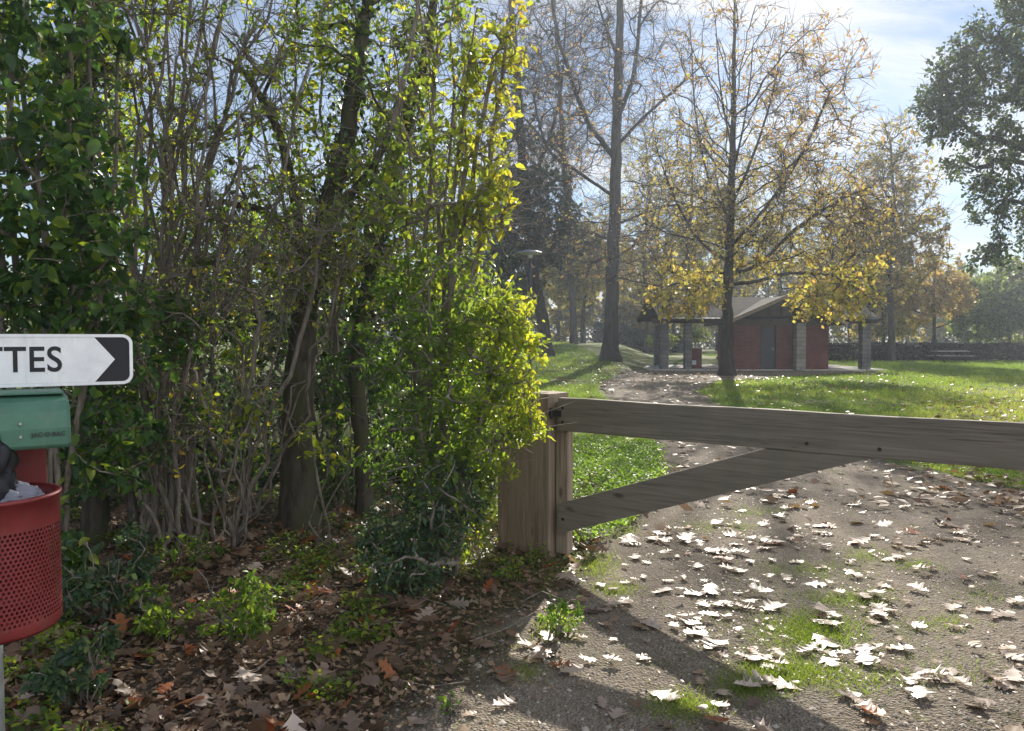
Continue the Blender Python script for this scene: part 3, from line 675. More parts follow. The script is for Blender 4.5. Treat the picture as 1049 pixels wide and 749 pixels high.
q = MB().box((0, 0, .5), (.66, .6, 1.0)).build('body', M['brick'], ob); MB().box((0, 0, 1.03), (.74, .68, .06)).build('top', M['concrete'], ob); MB().box((-.05, -.305, .3), (.2, .01, .22)).build('grate', M['galv'], ob)

# ---------------------------------------------------------------- street lamp
lp = P(543, 260, 22); lz = float(H(lp[0], 22))
lamp = empty('street_lamp', (lp[0], 22, lz), 'round saucer shaped park lamp on a slim dark pole beyond the bush', 'street lamp')
ht = lp[2] - lz
MB().rod((0, 0, -.1), (0, 0, ht - .12), .045, 14).build('pole', M['lamp_dark'], lamp, smooth=True)
MB().lathe([(.36, 0), (.365, .015), (.33, .045), (.2, .085), (.06, .11), (.001, .112)], (0, 0, ht), 40).build('shade', M['lamp'], lamp)
MB().lathe([(.001, -.13), (.05, -.13), (.07, -.1), (.1, -.02), (.35, .002)], (0, 0, ht), 40).build('diffuser', M['glass'], lamp)

# ---------------------------------------------------------------- picnic table
pt = P(973, 362, 49); tbl = empty('picnic_table', (pt[0], 49, 0), 'wooden picnic table with fixed benches in front of the far hedge', 'picnic table', rotz=R(8))
m_ = MB()
for i in range(4): m_.box((0, -.3 + .2 * i, .74), (2.2, .185, .045))
m_.build('tabletop', M['lamp'], tbl)
for s_ in (-1, 1):
    m_ = MB()
    for i in range(2): m_.box((0, s_ * (.62 + .15 * i), .45), (2.2, .14, .04))
    m_.build('bench', M['lamp'], tbl)
    for t_ in (-1, 1):
        MB().rod((.75 * s_, .55 * t_, 0), (.75 * s_, .18 * t_, .72), .045, 6).build('leg', M['timber'], tbl)
    MB().box((.75 * s_, 0, .4), (.045, 1.5, .09)).build('crossbar', M['timber'], tbl)
# ---------------------------------------------------------------- the leafy thicket on the left
UPV = np.array([0, 0, 1.0])
def leaf_part(sk, n, size, tmpl, u0=.25, asp=.55, w=None, droop=.15, spread=.9, off=.03, tint=(0, 1), tfn=None, upb=.7, ratio=.35):
    p, t = sk.sample(n, u0, w)
    p = p + rng.normal(size=p.shape) * off
    d = unit(t * .5 + rng.normal(size=p.shape) * spread * .6 - UPV * droop)
    nr = unit(rng.normal(size=p.shape) * .65 + UPV * upb)
    Ls = size * (1 + ratio * rng.normal(size=n)).clip(.4, 1.7)
    tt = tint[0] + (tint[1] - tint[0]) * rng.random(n)
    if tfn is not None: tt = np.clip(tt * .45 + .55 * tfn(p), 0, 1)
    return leaves(p, d, nr, Ls, Ls * asp, tt, tmpl)
def root(px, d):
    """point on the ground straight below/at pixel column px, distance d"""
    q = P(px, HOR, d); return np.array([q[0], d, float(H(q[0], d)) - .05])
def shrub(name, label, cat, stems, blobs, nt_, mats, nleaf, size, rt=.0035, extra=0, step=.12, stem_r=(.016, .006), group=None, tmpl=None, w=None, u0=.25, stemmat='stem', asp=.55, pref=.5, off=.03, tfn=None, droop=.15, wob=.012, bare=0, tint=(0, 1), grav=0.05):
    base = np.mean([s[0] for s in stems], axis=0)
    o = empty(name, (base[0], base[1], 0), label, cat, group)
    sk = Skel()
    for s in stems: sk.poly(s, stem_r[0] * rng.uniform(.6, 1.3), stem_r[1], wob=wob)
    sk.grow(in_blobs(nt_, blobs), step=step, pref=pref, jit=.09, grav=grav)
    ch = sk.chains(rt, .42, .12)
    if extra:
        p, t = sk.sample(extra, .1)
        d = unit(t * .8 + rng.normal(size=p.shape) * .5 + UPV * .25); L_ = rng.uniform(.08, .35, extra)
        for i in range(extra):
            m1 = p[i] + d[i] * L_[i] * .5 + rng.normal(size=3) * L_[i] * .05
            ch.append((np.array([p[i], m1, p[i] + d[i] * L_[i]]), np.array([rt * .8, rt * .65, rt * .4])))
    off_v = np.array([base[0], base[1], 0])
    ch = [(a - off_v, r) for a, r in ch]
    tube_obj('stems', ch, M[stemmat], o)
    if nleaf:
        lp_ = leaf_part(sk, nleaf, size, tmpl or T_oval(), u0, asp, w, off=off, tfn=tfn, droop=droop, tint=tint)
        lf = leaf_obj('foliage', [lp_], M[mats], o); lf.location = -off_v
    return o, sk
def fan(px0, d0, tops, spread=14, bow=.12):
    """stems leaving one base towards several (px, py, d) tips"""
    out = []
    for (px, py, d) in tops:
        b = root(px0 + rng.uniform(-spread, spread), d0 + rng.uniform(-.15, .15)); t = P(px, py, d)
        m1 = b + (t - b) * .3 + rng.normal(size=3) * .06; m1[:2] -= (t - b)[:2] * bow
        m2 = b + (t - b) * .65 + rng.normal(size=3) * .07; m2[:2] -= (t - b)[:2] * bow * .6
        out.append([b, m1, m2, t])
    return out

# broad leaved dark shrub at the far left
shrub('evergreen_shrub', 'dense dark green broad leaved shrub behind the red litter bin', 'shrub',
      fan(60, 4.9, [(10, 60, 4.6), (70, 30, 4.7), (120, 60, 4.8), (40, 180, 4.4), (110, 220, 4.6), (-30, 120, 4.5), (95, -40, 4.9), (0, -40, 4.8)]),
      px_blobs([(45, 190, 4.4, 100, 130, .5, 3.2), (20, 25, 4.6, 110, 75, .5, 2.6), (75, 305, 4.6, 80, 65, .4, 1.3), (-60, 250, 4.5, 70, 200, .5, 1.2), (110, 400, 5.0, 70, 110, .4, .9), (60, 470, 5.0, 110, 80, .4, 1.0), (35, 570, 4.7, 60, 60, .3, .6)]),
      620, 'leaf_dark', 5600, .072, tmpl=T_oval(.2, .25), asp=.56, off=.035, tint=(0, .93), extra=150, droop=.35)
# many bare stems
tops = [(75, -20, 6.0), (118, -60, 6.2), (135, 10, 5.9), (150, -70, 6.3), (168, -60, 6.4), (182, -50, 6.1), (196, -90, 6.0), (208, -20, 6.2), (222, -60, 6.4), (240, -30, 6.0), (255, -80, 6.3), (268, 10, 6.1), (285, -40, 6.2), (300, 30, 6.0), (215, 90, 5.7), (128, 120, 5.7), (250, 130, 5.8), (320, 60, 6.1), (100, 60, 6.0), (175, 60, 5.7)]
tops += [(rng.uniform(70, 330), rng.uniform(-90, 140), rng.uniform(5.6, 6.5)) for _ in range(3)]
shrub('bare_stemmed_shrub', 'tall many stemmed grey shrub, nearly bare, fanning up from one clump', 'shrub', fan(165, 6.2, tops, spread=34, bow=.25),
      px_blobs([(190, 60, 6.1, 130, 110, .5, 3), (210, 200, 6.0, 100, 90, .5, 2), (190, 330, 6.1, 90, 80, .4, 1.2)]), 420, 'leaf_bright', 2100, .046, extra=3000, wob=.03, stem_r=(.023, .01), rt=.0042, pref=.8, stemmat='stem', tint=(.1, .9), u0=.5)
# two mossy trunks with ivy
def ivy_tree(name, label, pts, r0, r1, blobs, nt_, nleaf, ivy, mat, size=.05, lim=None, tint=(0, 1), tfn=None, extra=500):
    b = pts[0]; o = empty(name, (b[0], b[1], 0), label, 'tree'); off_v = np.array([b[0], b[1], 0])
    sk = Skel(); ids = sk.poly(pts, r0, r1, sub=5, wob=.008)
    sk.minr[ids[0]] = r0 * 1.35; sk.minr[ids[1]] = r0 * 1.12
    for l in (lim or []):
        k = ids[int(len(ids) * l[0])]; sk.poly([sk.p[k]] + l[1], l[2], .014, parent=k, wob=.01)
    sk.grow(in_blobs(nt_, blobs), step=.15, pref=.7, jit=.08, first=len(ids) // 3, grav=.05)
    ch = sk.chains(.004, .42, r0)
    p, t = sk.sample(extra, .2); d = unit(t * .7 + rng.normal(size=p.shape) * .5 + UPV * .3)
    for i in range(extra):
        l_ = rng.uniform(.1, .4); ch.append((np.array([p[i], p[i] + d[i] * l_ * .5, p[i] + d[i] * l_]), np.array([.0035, .003, .002])))
    big = [(a - off_v, r) for a, r in ch if r.max() > .03]; sm = [(a - off_v, r) for a, r in ch if r.max() <= .03]
    tube_obj('trunk', big, M['bark_moss'], o); tube_obj('twigs', sm, M['twig'], o)
    lf = leaf_obj('crown', [leaf_part(sk, nleaf, size, T_oval(), tint=tint, tfn=tfn, off=.04)], M[mat], o); lf.location = -off_v
    if ivy:
        u = rng.random(ivy) ** .8; k = (ivy_a + (ivy_b - ivy_a) * u) * (len(ids) - 1); i0 = k.astype(int).clip(0, len(ids) - 2); fr = (k - i0)[:, None]
        pos = sk.p[np.array(ids)[i0]] * (1 - fr) + sk.p[np.array(ids)[i0 + 1]] * fr; a = rng.random(ivy) * 6.283
        out = np.stack([np.cos(a), np.sin(a), 0 * a], 1); pos = pos + out * (sk.r[np.array(ids)[i0]][:, None] + rng.random((ivy, 1)) ** 2 * .16)
        iv = leaf_obj('ivy', [leaves(pos, unit(rng.normal(size=pos.shape) * .6 - UPV * .6), unit(out + rng.normal(size=pos.shape) * .4), rng.uniform(.035, .07, ivy), rng.uniform(.03, .055, ivy), rng.random(ivy), T_oval(.1, .2))], M['leaf_ivy'], o); iv.location = -off_v
    return o
tr_px = lambda l, d: [root(l[0][0], d)] + [P(x, y, d + .0 * i) for i, (x, y) in enumerate(l[1:])]
ivy_a, ivy_b = .35, 1.0
ivy_tree('mossy_tree', 'thick mossy tree trunk leaning right, ivy on its upper half', tr_px([(305, 0), (305, 470), (306, 400), (311, 330), (324, 265), (343, 190), (362, 95), (376, 0), (384, -90)], 6.5), .16, .035,
         px_blobs([(345, 90, 6.5, 90, 110, .6, 3), (330, 215, 6.3, 75, 85, .5, 2), (400, 250, 6.4, 60, 90, .5, 1.5), (330, 10, 6.6, 80, 60, .6, 1.5), (325, 275, 6.2, 50, 40, .3, 1.0)]), 420, 4300, 800, 'leaf_bright', .052,
         [(.45, [P(290, 150, 6.6), P(255, 80, 6.8), P(230, 60, 6.9)], .05), (.5, [P(270, 215, 6.7), P(215, 210, 6.8), P(170, 215, 6.9)], .045), (.55, [P(395, 150, 6.3), P(420, 60, 6.2), P(430, -40, 6.2)], .04)], tint=(0, .95))
ivy_a, ivy_b = .3, .8
ivy_tree('slim_mossy_tree', 'slimmer dark mossy trunk between the thick trunk and the bright bush', tr_px([(374, 0), (372, 470), (366, 400), (372, 320), (390, 230), (415, 130), (440, 30), (450, -60)], 6.9), .085, .035,
         px_blobs([(430, 120, 6.6, 60, 110, .5, 2), (440, 10, 6.7, 60, 50, .5, 1)]), 160, 1900, 900, 'leaf_bright', .05, tint=(0, 1))
ivy_tree('dark_trunk_tree', 'dark ivy clad trunk rising behind the broad leaved shrub at far left', tr_px([(95, 0), (92, 450), (88, 330), (84, 220), (82, 120), (88, 20), (95, -80)], 6.0), .1, .07,
         px_blobs([(80, 40, 6.0, 90, 80, .5, 2), (130, -20, 6.1, 90, 50, .5, 2), (-10, 40, 6.0, 60, 100, .4, 1)]), 150, 2600, 1100, 'leaf_bright', .055, tint=(0, .9), extra=300)
# the yellowing tall shrub and the bright bush by the post
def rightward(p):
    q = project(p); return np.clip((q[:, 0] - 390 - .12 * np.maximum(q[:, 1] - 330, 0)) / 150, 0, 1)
shrub('yellowing_shrub', 'tall shrub with yellowing leaves along its right edge and bare shoots on top', 'shrub',
      fan(440, 5.5, [(400, 20, 5.3), (425, -40, 5.3), (450, 40, 5.2), (470, -30, 5.2), (490, 10, 5.1), (505, 60, 5.1), (520, 40, 5.2), (440, 120, 5.1), (480, 130, 5.1), (410, 100, 5.4)]),
      px_blobs([(500, 130, 5.1, 34, 110, .3, 1.6), (450, 170, 5.2, 70, 80, .4, 2), (500, 215, 5.05, 30, 50, .3, 1.2), (460, 60, 5.2, 60, 50, .4, .8), (430, 250, 5.2, 70, 60, .4, 1.3), (528, 60, 5.2, 16, 70, .25, .5)]),
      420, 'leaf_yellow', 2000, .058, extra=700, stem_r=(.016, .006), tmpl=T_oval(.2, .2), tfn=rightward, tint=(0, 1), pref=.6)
sh, skb = shrub('bright_bush', 'bushy shrub with bright backlit green leaves against the gate post', 'shrub',
      fan(450, 5.25, [(400, 300, 5.1), (440, 260, 5.0), (480, 270, 5.0), (520, 300, 5.0), (505, 380, 4.95), (420, 380, 5.0), (460, 400, 4.9), (540, 340, 5.05), (520, 440, 5.0)]),
      px_blobs([(455, 310, 5.0, 66, 62, .4, 2), (505, 340, 5.0, 45, 42, .3, 1.3), (435, 400, 5.0, 62, 70, .4, 2), (498, 425, 4.95, 46, 70, .35, 1.8), (530, 425, 5.0, 22, 38, .25, .5), (470, 505, 4.95, 42, 60, .35, 1.2), (395, 340, 5.1, 42, 60, .35, .8), (532, 375, 4.95, 24, 56, .25, .8), (530, 320, 5.0, 20, 30, .25, .5), (545, 445, 4.98, 18, 14, .12, .16), (400, 470, 5.1, 40, 40, .3, .6)]),
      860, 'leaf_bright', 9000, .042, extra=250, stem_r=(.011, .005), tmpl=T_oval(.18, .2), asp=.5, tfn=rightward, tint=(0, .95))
shrub('cotoneaster', 'low dark bluish evergreen clump spilling forward beneath the bright bush', 'shrub',
      fan(425, 5.1, [(380, 540, 4.9), (410, 530, 4.8), (450, 540, 4.75), (470, 520, 4.8), (430, 575, 4.6), (395, 575, 4.7)]),
      px_blobs([(425, 540, 4.8, 58, 36, .3, 2), (415, 585, 4.62, 44, 26, .25, 1), (465, 505, 4.85, 40, 40, .3, 1.1), (385, 560, 4.85, 24, 30, .2, .5)]), 340, 'leaf_blue', 4600, .034, stem_r=(.008, .004), tmpl=T_oval(.15, .1), asp=.5, off=.02)
shrub('arching_shrub', 'leafy half bare shrub of thin arching stems rising behind the thick mossy trunk', 'shrub',
      fan(350, 7.3, [(300, 40, 7.10), (330, -20, 7.10), (355, 60, 7.05), (380, -30, 7.10), (400, 40, 7.05), (290, 130, 7.05), (410, 130, 7.00), (320, 180, 7.00), (375, 170, 7.00), (420, 220, 6.95), (285, 220, 7.05), (260, 90, 7.15)], spread=26),
      px_blobs([(350, 80, 7.10, 80, 100, .5, 3), (340, 230, 7.05, 85, 80, .4, 2), (400, 180, 7.00, 50, 90, .4, 1.3), (280, 160, 7.10, 50, 90, .4, 1)]), 420, 'leaf_bright', 2900, .046, extra=1300, stem_r=(.015, .006), tmpl=T_oval(.2, .2), tint=(0, .95), wob=.02, u0=.2)
shrub('bramble_tangle', 'tangle of thin bare arching twigs between the grey stems and the mossy trunk', 'shrub',
      fan(230, 6.0, [(330, 235, 5.8), (300, 260, 5.8), (270, 300, 5.8), (250, 350, 5.7), (150, 420, 5.7), (290, 420, 5.7), (340, 330, 5.9), (200, 380, 5.6), (310, 370, 5.6), (130, 470, 5.6), (360, 250, 5.8)], bow=-.15),
      px_blobs([(270, 300, 5.8, 80, 70, .5, 2), (210, 430, 5.7, 90, 60, .4, 1.6), (330, 250, 5.8, 50, 50, .3, 1)]), 240, 'leaf_yellow', 420, .05, extra=900, stem_r=(.012, .006), rt=.0035, wob=.03, bare=1)
for pxb, lab in (((245, 440), 'wispy seedling with a few bright lime leaves left of the thick mossy trunk'), ((335, 450), 'wispy seedling with a few bright lime leaves right of the thick mossy trunk')):
    shrub('seedling', lab, 'plant', fan(pxb[0], 5.9, [(pxb[0] - 25, pxb[1] - 25, 5.75), (pxb[0] + 20, pxb[1] - 30, 5.7), (pxb[0], pxb[1] + 15, 5.6)]), px_blobs([(pxb[0], pxb[1], 5.7, 36, 40, .2)]), 26, 'leaf_bright', 85, .06, stem_r=(.006, .004), tmpl=T_oval(.2, .25), tint=(.45, .95))
# low plants on the floor of the thicket
def low(name, label, px, py, rx, ry, mat, n, size, cat='plant', nt_=60, tint=(0, 1), asp=.5):
    q = ray(px, py + ry); d = q[1] * (EYE / -q[2]); b = root(px, d)
    tips = [(px + rng.uniform(-.8, .8) * rx, py + rng.uniform(-.9, .5) * ry, d + rng.uniform(-.15, .1)) for _ in range(7)]
    shrub(name, label, cat, [[b + rng.normal(size=3) * .03, (b + P(*t)) / 2 + np.array([0, 0, .04]), P(*t)] for t in tips], px_blobs([(px, py + ry * .35, d, rx * .75, ry * .6, rx * d / F * .6, 1.0)] + [(px + rng.uniform(-.85, .85) * rx, py + rng.uniform(-.75, .8) * ry, d + rng.uniform(-.2, .15), rx * rng.uniform(.14, .34), ry * rng.uniform(.16, .36), rx * d / F * .25, rng.uniform(.15, .4)) for _ in range(9)]), nt_, mat, n, size, stem_r=(.005, .003), step=.06, tmpl=T_oval(.16, .15), off=.012, tint=tint, asp=asp, rt=.002)
low('low_plant', 'feathery dark green sprawling plant right beside the red basket', 105, 585, 62, 52, 'leaf_blue', 1900, .036, nt_=200)
low('low_plant', 'glossy leaved plant with pale glints at the bottom left corner', 80, 680, 48, 42, 'leaf_blue', 850, .038, nt_=110)
low('low_plant', 'sunlit green leafy plant among the litter before the thick trunk', 240, 610, 62, 48, 'leaf_bright', 760, .036, nt_=130, tint=(.0, .7))
low('low_plant', 'small leafy sprig at the foot of the many stemmed shrub', 190, 555, 40, 26, 'leaf_bright', 320, .036, tint=(0, .7))
low('low_plant', 'small bright leaved tuft between bush and gate post foot', 487, 548, 20, 30, 'leaf_bright', 260, .034, tint=(.4, .9))
low('weed', 'ferny green weed standing where the gate shadow meets the gravel', 574, 628, 24, 24, 'clover', 300, .03, nt_=60)
low('weed', 'tiny yellow green weed in the shaded litter near the bottom edge', 464, 720, 15, 13, 'clover', 60, .03, nt_=16)
low('weed', 'tiny pale green weed in the litter left of the shaded ground', 300, 690, 13, 15, 'clover', 45, .028, nt_=14)
# thicker growth behind
def back_shrub(label, px, d, blobs, mat, n, size, nt_=200, tint=(0, 1), tops=None, extra=100):
    cxs = [(b[0], b[1] - b[4] * .3, b[2]) for b in blobs]
    shrub('thicket_shrub', label, 'shrub', fan(px, d, (tops or []) + cxs), px_blobs(blobs), nt_, mat, n, size, step=.25, stem_r=(.03, .01), tint=tint, rt=.005, off=.06, extra=extra)
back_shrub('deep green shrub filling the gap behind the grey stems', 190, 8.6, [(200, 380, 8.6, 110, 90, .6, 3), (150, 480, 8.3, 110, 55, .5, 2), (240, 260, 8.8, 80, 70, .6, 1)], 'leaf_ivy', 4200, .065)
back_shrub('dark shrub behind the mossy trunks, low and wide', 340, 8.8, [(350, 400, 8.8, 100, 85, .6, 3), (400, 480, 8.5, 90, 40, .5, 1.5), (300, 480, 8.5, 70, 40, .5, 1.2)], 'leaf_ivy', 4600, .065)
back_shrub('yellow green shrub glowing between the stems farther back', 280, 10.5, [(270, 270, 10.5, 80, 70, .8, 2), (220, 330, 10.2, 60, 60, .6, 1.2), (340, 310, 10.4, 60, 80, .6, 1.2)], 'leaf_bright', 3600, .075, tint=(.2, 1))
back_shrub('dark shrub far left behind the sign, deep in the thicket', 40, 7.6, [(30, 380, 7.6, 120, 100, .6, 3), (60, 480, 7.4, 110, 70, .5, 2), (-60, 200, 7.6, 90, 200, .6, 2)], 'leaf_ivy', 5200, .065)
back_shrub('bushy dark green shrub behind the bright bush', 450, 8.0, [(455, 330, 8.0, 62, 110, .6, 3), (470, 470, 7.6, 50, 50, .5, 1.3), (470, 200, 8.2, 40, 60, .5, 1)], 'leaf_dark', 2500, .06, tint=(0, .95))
back_shrub('tall leafy shrub farther left behind the grey stems', 110, 9.5, [(120, 180, 9.5, 90, 110, .8, 3), (60, 80, 9.5, 90, 90, .7, 2), (190, 130, 9.8, 70, 60, .6, .6)], 'leaf_bright', 4200, .075, tint=(0, .95))
low('low_plant', 'loose green leafy plant in the litter left of the sunlit one', 165, 625, 34, 30, 'leaf_bright', 420, .036, nt_=70, tint=(0, .75))
shrub('leafy_shrub', 'small dark leafy shrub at mid height hiding the feet of the many bare stems', 'shrub',
      fan(150, 5.8, [(130, 330, 5.6), (170, 310, 5.6), (210, 330, 5.6), (120, 400, 5.6), (160, 380, 5.5), (90, 440, 5.5), (140, 470, 5.5)], spread=30),
      px_blobs([(165, 325, 5.6, 46, 34, .3, 1.4), (110, 380, 5.6, 34, 50, .3, 1), (125, 470, 5.5, 44, 40, .3, .9), (205, 350, 5.7, 30, 26, .3, .5), (190, 430, 5.7, 40, 30, .25, .35)]), 240, 'leaf_dark', 1900, .05, extra=300, stem_r=(.01, .005), tmpl=T_oval(.2, .2), tint=(0, .9))
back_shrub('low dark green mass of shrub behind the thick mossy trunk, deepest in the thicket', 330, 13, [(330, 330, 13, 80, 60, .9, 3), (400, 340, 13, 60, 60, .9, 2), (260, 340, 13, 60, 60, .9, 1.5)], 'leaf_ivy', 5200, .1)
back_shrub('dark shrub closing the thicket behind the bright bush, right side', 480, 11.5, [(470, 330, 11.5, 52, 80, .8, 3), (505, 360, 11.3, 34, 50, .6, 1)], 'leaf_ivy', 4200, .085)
shrub('leafy_shrub', 'dark leafy undergrowth shrub between the grey stems and the thick mossy trunk', 'shrub',
      fan(235, 6.9, [(200, 430, 6.8), (240, 400, 6.8), (270, 440, 6.8), (255, 480, 6.7), (215, 490, 6.7)], spread=24),
      px_blobs([(235, 420, 6.8, 52, 44, .35, 1.4), (225, 485, 6.75, 50, 34, .3, 1), (180, 440, 6.9, 40, 50, .3, .8)]), 220, 'leaf_dark', 2000, .05, extra=150, stem_r=(.01, .005), tmpl=T_oval(.2, .2), tint=(0, .9))
shrub('leafy_shrub', 'dark leafy undergrowth shrub filling the gap right of the thick mossy trunk', 'shrub',
      fan(345, 7.1, [(335, 420, 7.0), (350, 380, 7.0), (345, 470, 7.0), (395, 440, 7.1)], spread=20),
      px_blobs([(345, 400, 7.0, 26, 50, .3, 1), (348, 480, 6.95, 30, 36, .3, .8), (400, 450, 7.1, 36, 60, .3, .9)]), 160, 'leaf_dark', 1500, .05, extra=120, stem_r=(.01, .005), tmpl=T_oval(.2, .2), tint=(0, .9))
# ---------------------------------------------------------------- trees of the park
def on_ground(px, d):
    x = (px - CX) / F * d; return np.array([x, d, float(H(x, d))])
def tree(label, px, d, trunk, r0, r1, blobs, nt_, nleaf, mat, size, bark='bark_dark', twigs=0, tw_len=(.4, 1.0), limbs=None, auto=None, w=None, u0=.3, pref=.7, tint=(0, 1), tfn=None, name='broadleaf_tree', group=None, rt=.011, asp=.65, droop=.1, step=.7, off=.12, twig_r=.008, tmpl=None, grav=.02, crown2=None):
    b = on_ground(px, d); o = empty(name, b, label, 'tree', group)
    sk = Skel(); pts = [b - [0, 0, .3]] + [P(x, y, d) for x, y in trunk]
    ids = sk.poly(pts, r0, r1, sub=6, wob=r0 * .06)
    zs = sk.p[ids][:, 2] - b[2]
    for k, z in zip(ids, zs):
        if z < 1.2: sk.minr[k] = r0 * (1 + .55 * (1 - max(z, 0) / 1.2) ** 2)
    for l in (limbs or []):
        k = ids[int(np.argmin(np.abs(project(sk.p[ids])[:, 1] - l[0])))]
        sk.poly([sk.p[k]] + [P(*q) for q in l[1]], l[2], l[3], parent=k, wob=l[2] * .12, sub=5)
    if auto:   # primary limbs leaving the trunk: (n, y from, y to, length px low, length px high, rise low, rise high, r)
        n, ya, yb, la, lb, ea, eb, rr = auto
        for i in range(n):
            f = (i + rng.random() * .7) / n; y = ya + (yb - ya) * f
            k = ids[int(np.argmin(np.abs(project(sk.p[ids])[:, 1] - y)))]; a = i * 2.4 + rng.uniform(-.4, .4)
            Lm = (la + (lb - la) * f) * d / F * rng.uniform(.75, 1.15); el = R(ea + (eb - ea) * f + rng.uniform(-8, 8))
            dirv = np.array([math.cos(a), math.sin(a) * .8, 0])
            p0 = sk.p[k]; q = [p0]
            for t in (.35, .7, 1.0): q.append(p0 + dirv * Lm * t * math.cos(el) + UPV * Lm * (t ** 1.15) * math.sin(el) + rng.normal(size=3) * Lm * .03)
            sk.poly(q, rr * (1 - .55 * f), .02, parent=k, sub=4, wob=Lm * .006)
    first = len(ids) // 4
    sk.grow(in_blobs(nt_, blobs), step=step, pref=pref, jit=.07, first=first, grav=grav)
    ch = sk.chains(rt, .43, r0 * 1.6)
    if twigs:
        p, t = sk.sample(twigs, .25, None); dd = unit(t * .8 + rng.normal(size=p.shape) * .5 + UPV * (.25 - droop)); l_ = rng.uniform(*tw_len, twigs)
        md = p + dd * l_[:, None] * .5 + rng.normal(size=p.shape) * .04
        for i in range(twigs): ch.append((np.array([p[i], md[i], p[i] + dd[i] * l_[i]]), np.array([twig_r, twig_r * .8, twig_r * .5])))
    big = [(a - b, r) for a, r in ch if r.max() > .05]; sm = [(a - b, r) for a, r in ch if r.max() <= .05]
    tube_obj('trunk', big, M[bark], o)
    if sm: tube_obj('branches', sm, M[bark], o)
    if nleaf:
        lf = leaf_obj('crown', [leaf_part(sk, nleaf, size, tmpl or T_far(), u0, asp, w, droop=droop, off=off, tint=tint, tfn=tfn, upb=.3)], M[mat], o); lf.location = -b
    if crown2:
        n2, mat2, size2, w2, tint2 = crown2
        lf = leaf_obj('lower_crown', [leaf_part(sk, n2, size2, T_far(), .2, .8, w2, droop=.25, off=off, tint=tint2, upb=.3)], M[mat2], o); lf.location = -b
    return o, sk
def low_w(y0, y1, lo, hi):
    """more leaves low in the crown (picture row y1) than high up (row y0)"""
    return lambda C: np.interp(project(C)[:, 1], [y0, y1], [lo, hi])

# the autumn oak in front of the toilet block
tree('tall autumn oak with thin ascending branches, standing right in front of the brick toilet block', 745, 32, [(745, 340), (746, 280), (749, 200), (751, 120), (752, 50), (753, -12)], .27, .03,
     px_blobs([(755, 130, 32, 100, 135, 3.2, 3.0), (835, 110, 32, 60, 95, 2.6, 1.7), (700, 200, 32, 55, 85, 2.5, 1.1), (815, 225, 32, 85, 60, 3, 1.9), (745, 255, 32, 80, 40, 3, .8), (700, 303, 31, 46, 24, 2.4, .7), (852, 305, 31, 46, 26, 2.4, .8), (880, 240, 32, 40, 55, 2, .8)]),
     1800, 12500, 'oak_autumn', .12, 'bark_dark', 7000, (.35, 1.0),
     [(292, [(770, 289, 31.6), (810, 280, 31.2), (850, 282, 31), (885, 300, 30.8)], .09, .03), (285, [(775, 272, 32), (815, 235, 32), (860, 205, 32), (895, 190, 32)], .085, .02), (300, [(720, 292, 31.5), (695, 290, 31.2), (672, 300, 31)], .075, .02), (270, [(715, 245, 32), (690, 200, 32.2), (672, 150, 32.4)], .07, .02), (255, [(790, 205, 31.5), (825, 150, 31.3), (850, 95, 31.2)], .08, .02), (230, [(725, 180, 32.5), (712, 110, 32.8), (708, 40, 33)], .06, .02), (215, [(775, 150, 32.3), (795, 80, 32.5), (805, 15, 32.6)], .07, .015), (180, [(765, 110, 31.5), (772, 40, 31.2)], .05, .015), (160, [(738, 90, 31.8), (733, 20, 31.6)], .045, .015)],
     (30, 285, 60, 100, 60, 8, 68, .045), w=low_w(40, 330, 1.0, .85), tint=(.1, 1), pref=.95, step=.5, asp=.72,
     tfn=lambda p: np.interp(project(p)[:, 1] - .35 * (project(p)[:, 0] - 745), [0, 120, 230, 330], [1.0, .9, .45, .5]), crown2=(2300, 'oak_yellow', .19, lambda C: np.where(project(C)[:, 1] > 268, 1.0, .012), (0, 1)), name='oak_tree', rt=.007)
# the tall straight tree
tree('tallest straight bare trunked tree rising out of the picture left of the autumn oak', 625, 42, [(626, 330), (629, 230), (631, 150), (634, 60), (636, -20), (638, -110)], .44, .12,
     px_blobs([(610, 60, 42, 90, 110, 4, 3), (660, 30, 42, 60, 120, 4, 2), (600, 250, 42, 80, 50, 4, 1.2), (665, 230, 42, 60, 60, 4, 1), (570, 120, 42, 45, 80, 3, 1)]),
     1000, 2600, 'oak_autumn', .14, 'bark_dark', 5000, (.5, 1.5),
     [(170, [(605, 130, 42), (588, 90, 42), (570, 30, 42), (560, -40, 42)], .16, .06), (120, [(648, 80, 42), (655, 20, 42), (662, -60, 42)], .15, .06), (150, [(665, 115, 41.5), (700, 85, 41), (725, 60, 41)], .1, .03), (205, [(590, 175, 42.5), (560, 150, 42.5), (545, 90, 42.5)], .1, .03), (235, [(670, 215, 41.5), (705, 208, 41)], .08, .02), (255, [(590, 235, 42), (555, 240, 41.5)], .08, .02), (60, [(618, 20, 42), (600, -40, 42)], .09, .03)],
     (9, 290, 180, 60, 70, -8, 15, .06), tint=(.5, 1), w=low_w(0, 280, .4, 1.6), pref=.9)
tree('dark leaning ivy covered tree just right of the bright bush, base widened', 559, 45, [(556, 330), (548, 285), (540, 220), (534, 140), (528, 60), (522, -40)], .42, .16,
     px_blobs([(530, 250, 45, 32, 80, 3, 3), (545, 180, 45, 45, 60, 3, 1.5), (520, 60, 45, 60, 100, 3, 1.5), (575, 240, 44.5, 35, 40, 2, .8)]), 620, 8000, 'tree_dark', .28, 'bark_dark', 4000, (.5, 1.4),
     [(275, [(568, 250, 45), (580, 220, 45), (586, 170, 45)], .16, .05), (200, [(560, 150, 45), (575, 90, 45), (580, 10, 45)], .13, .04)], None, w=low_w(100, 260, .25, 2.2), name='ivy_tree')
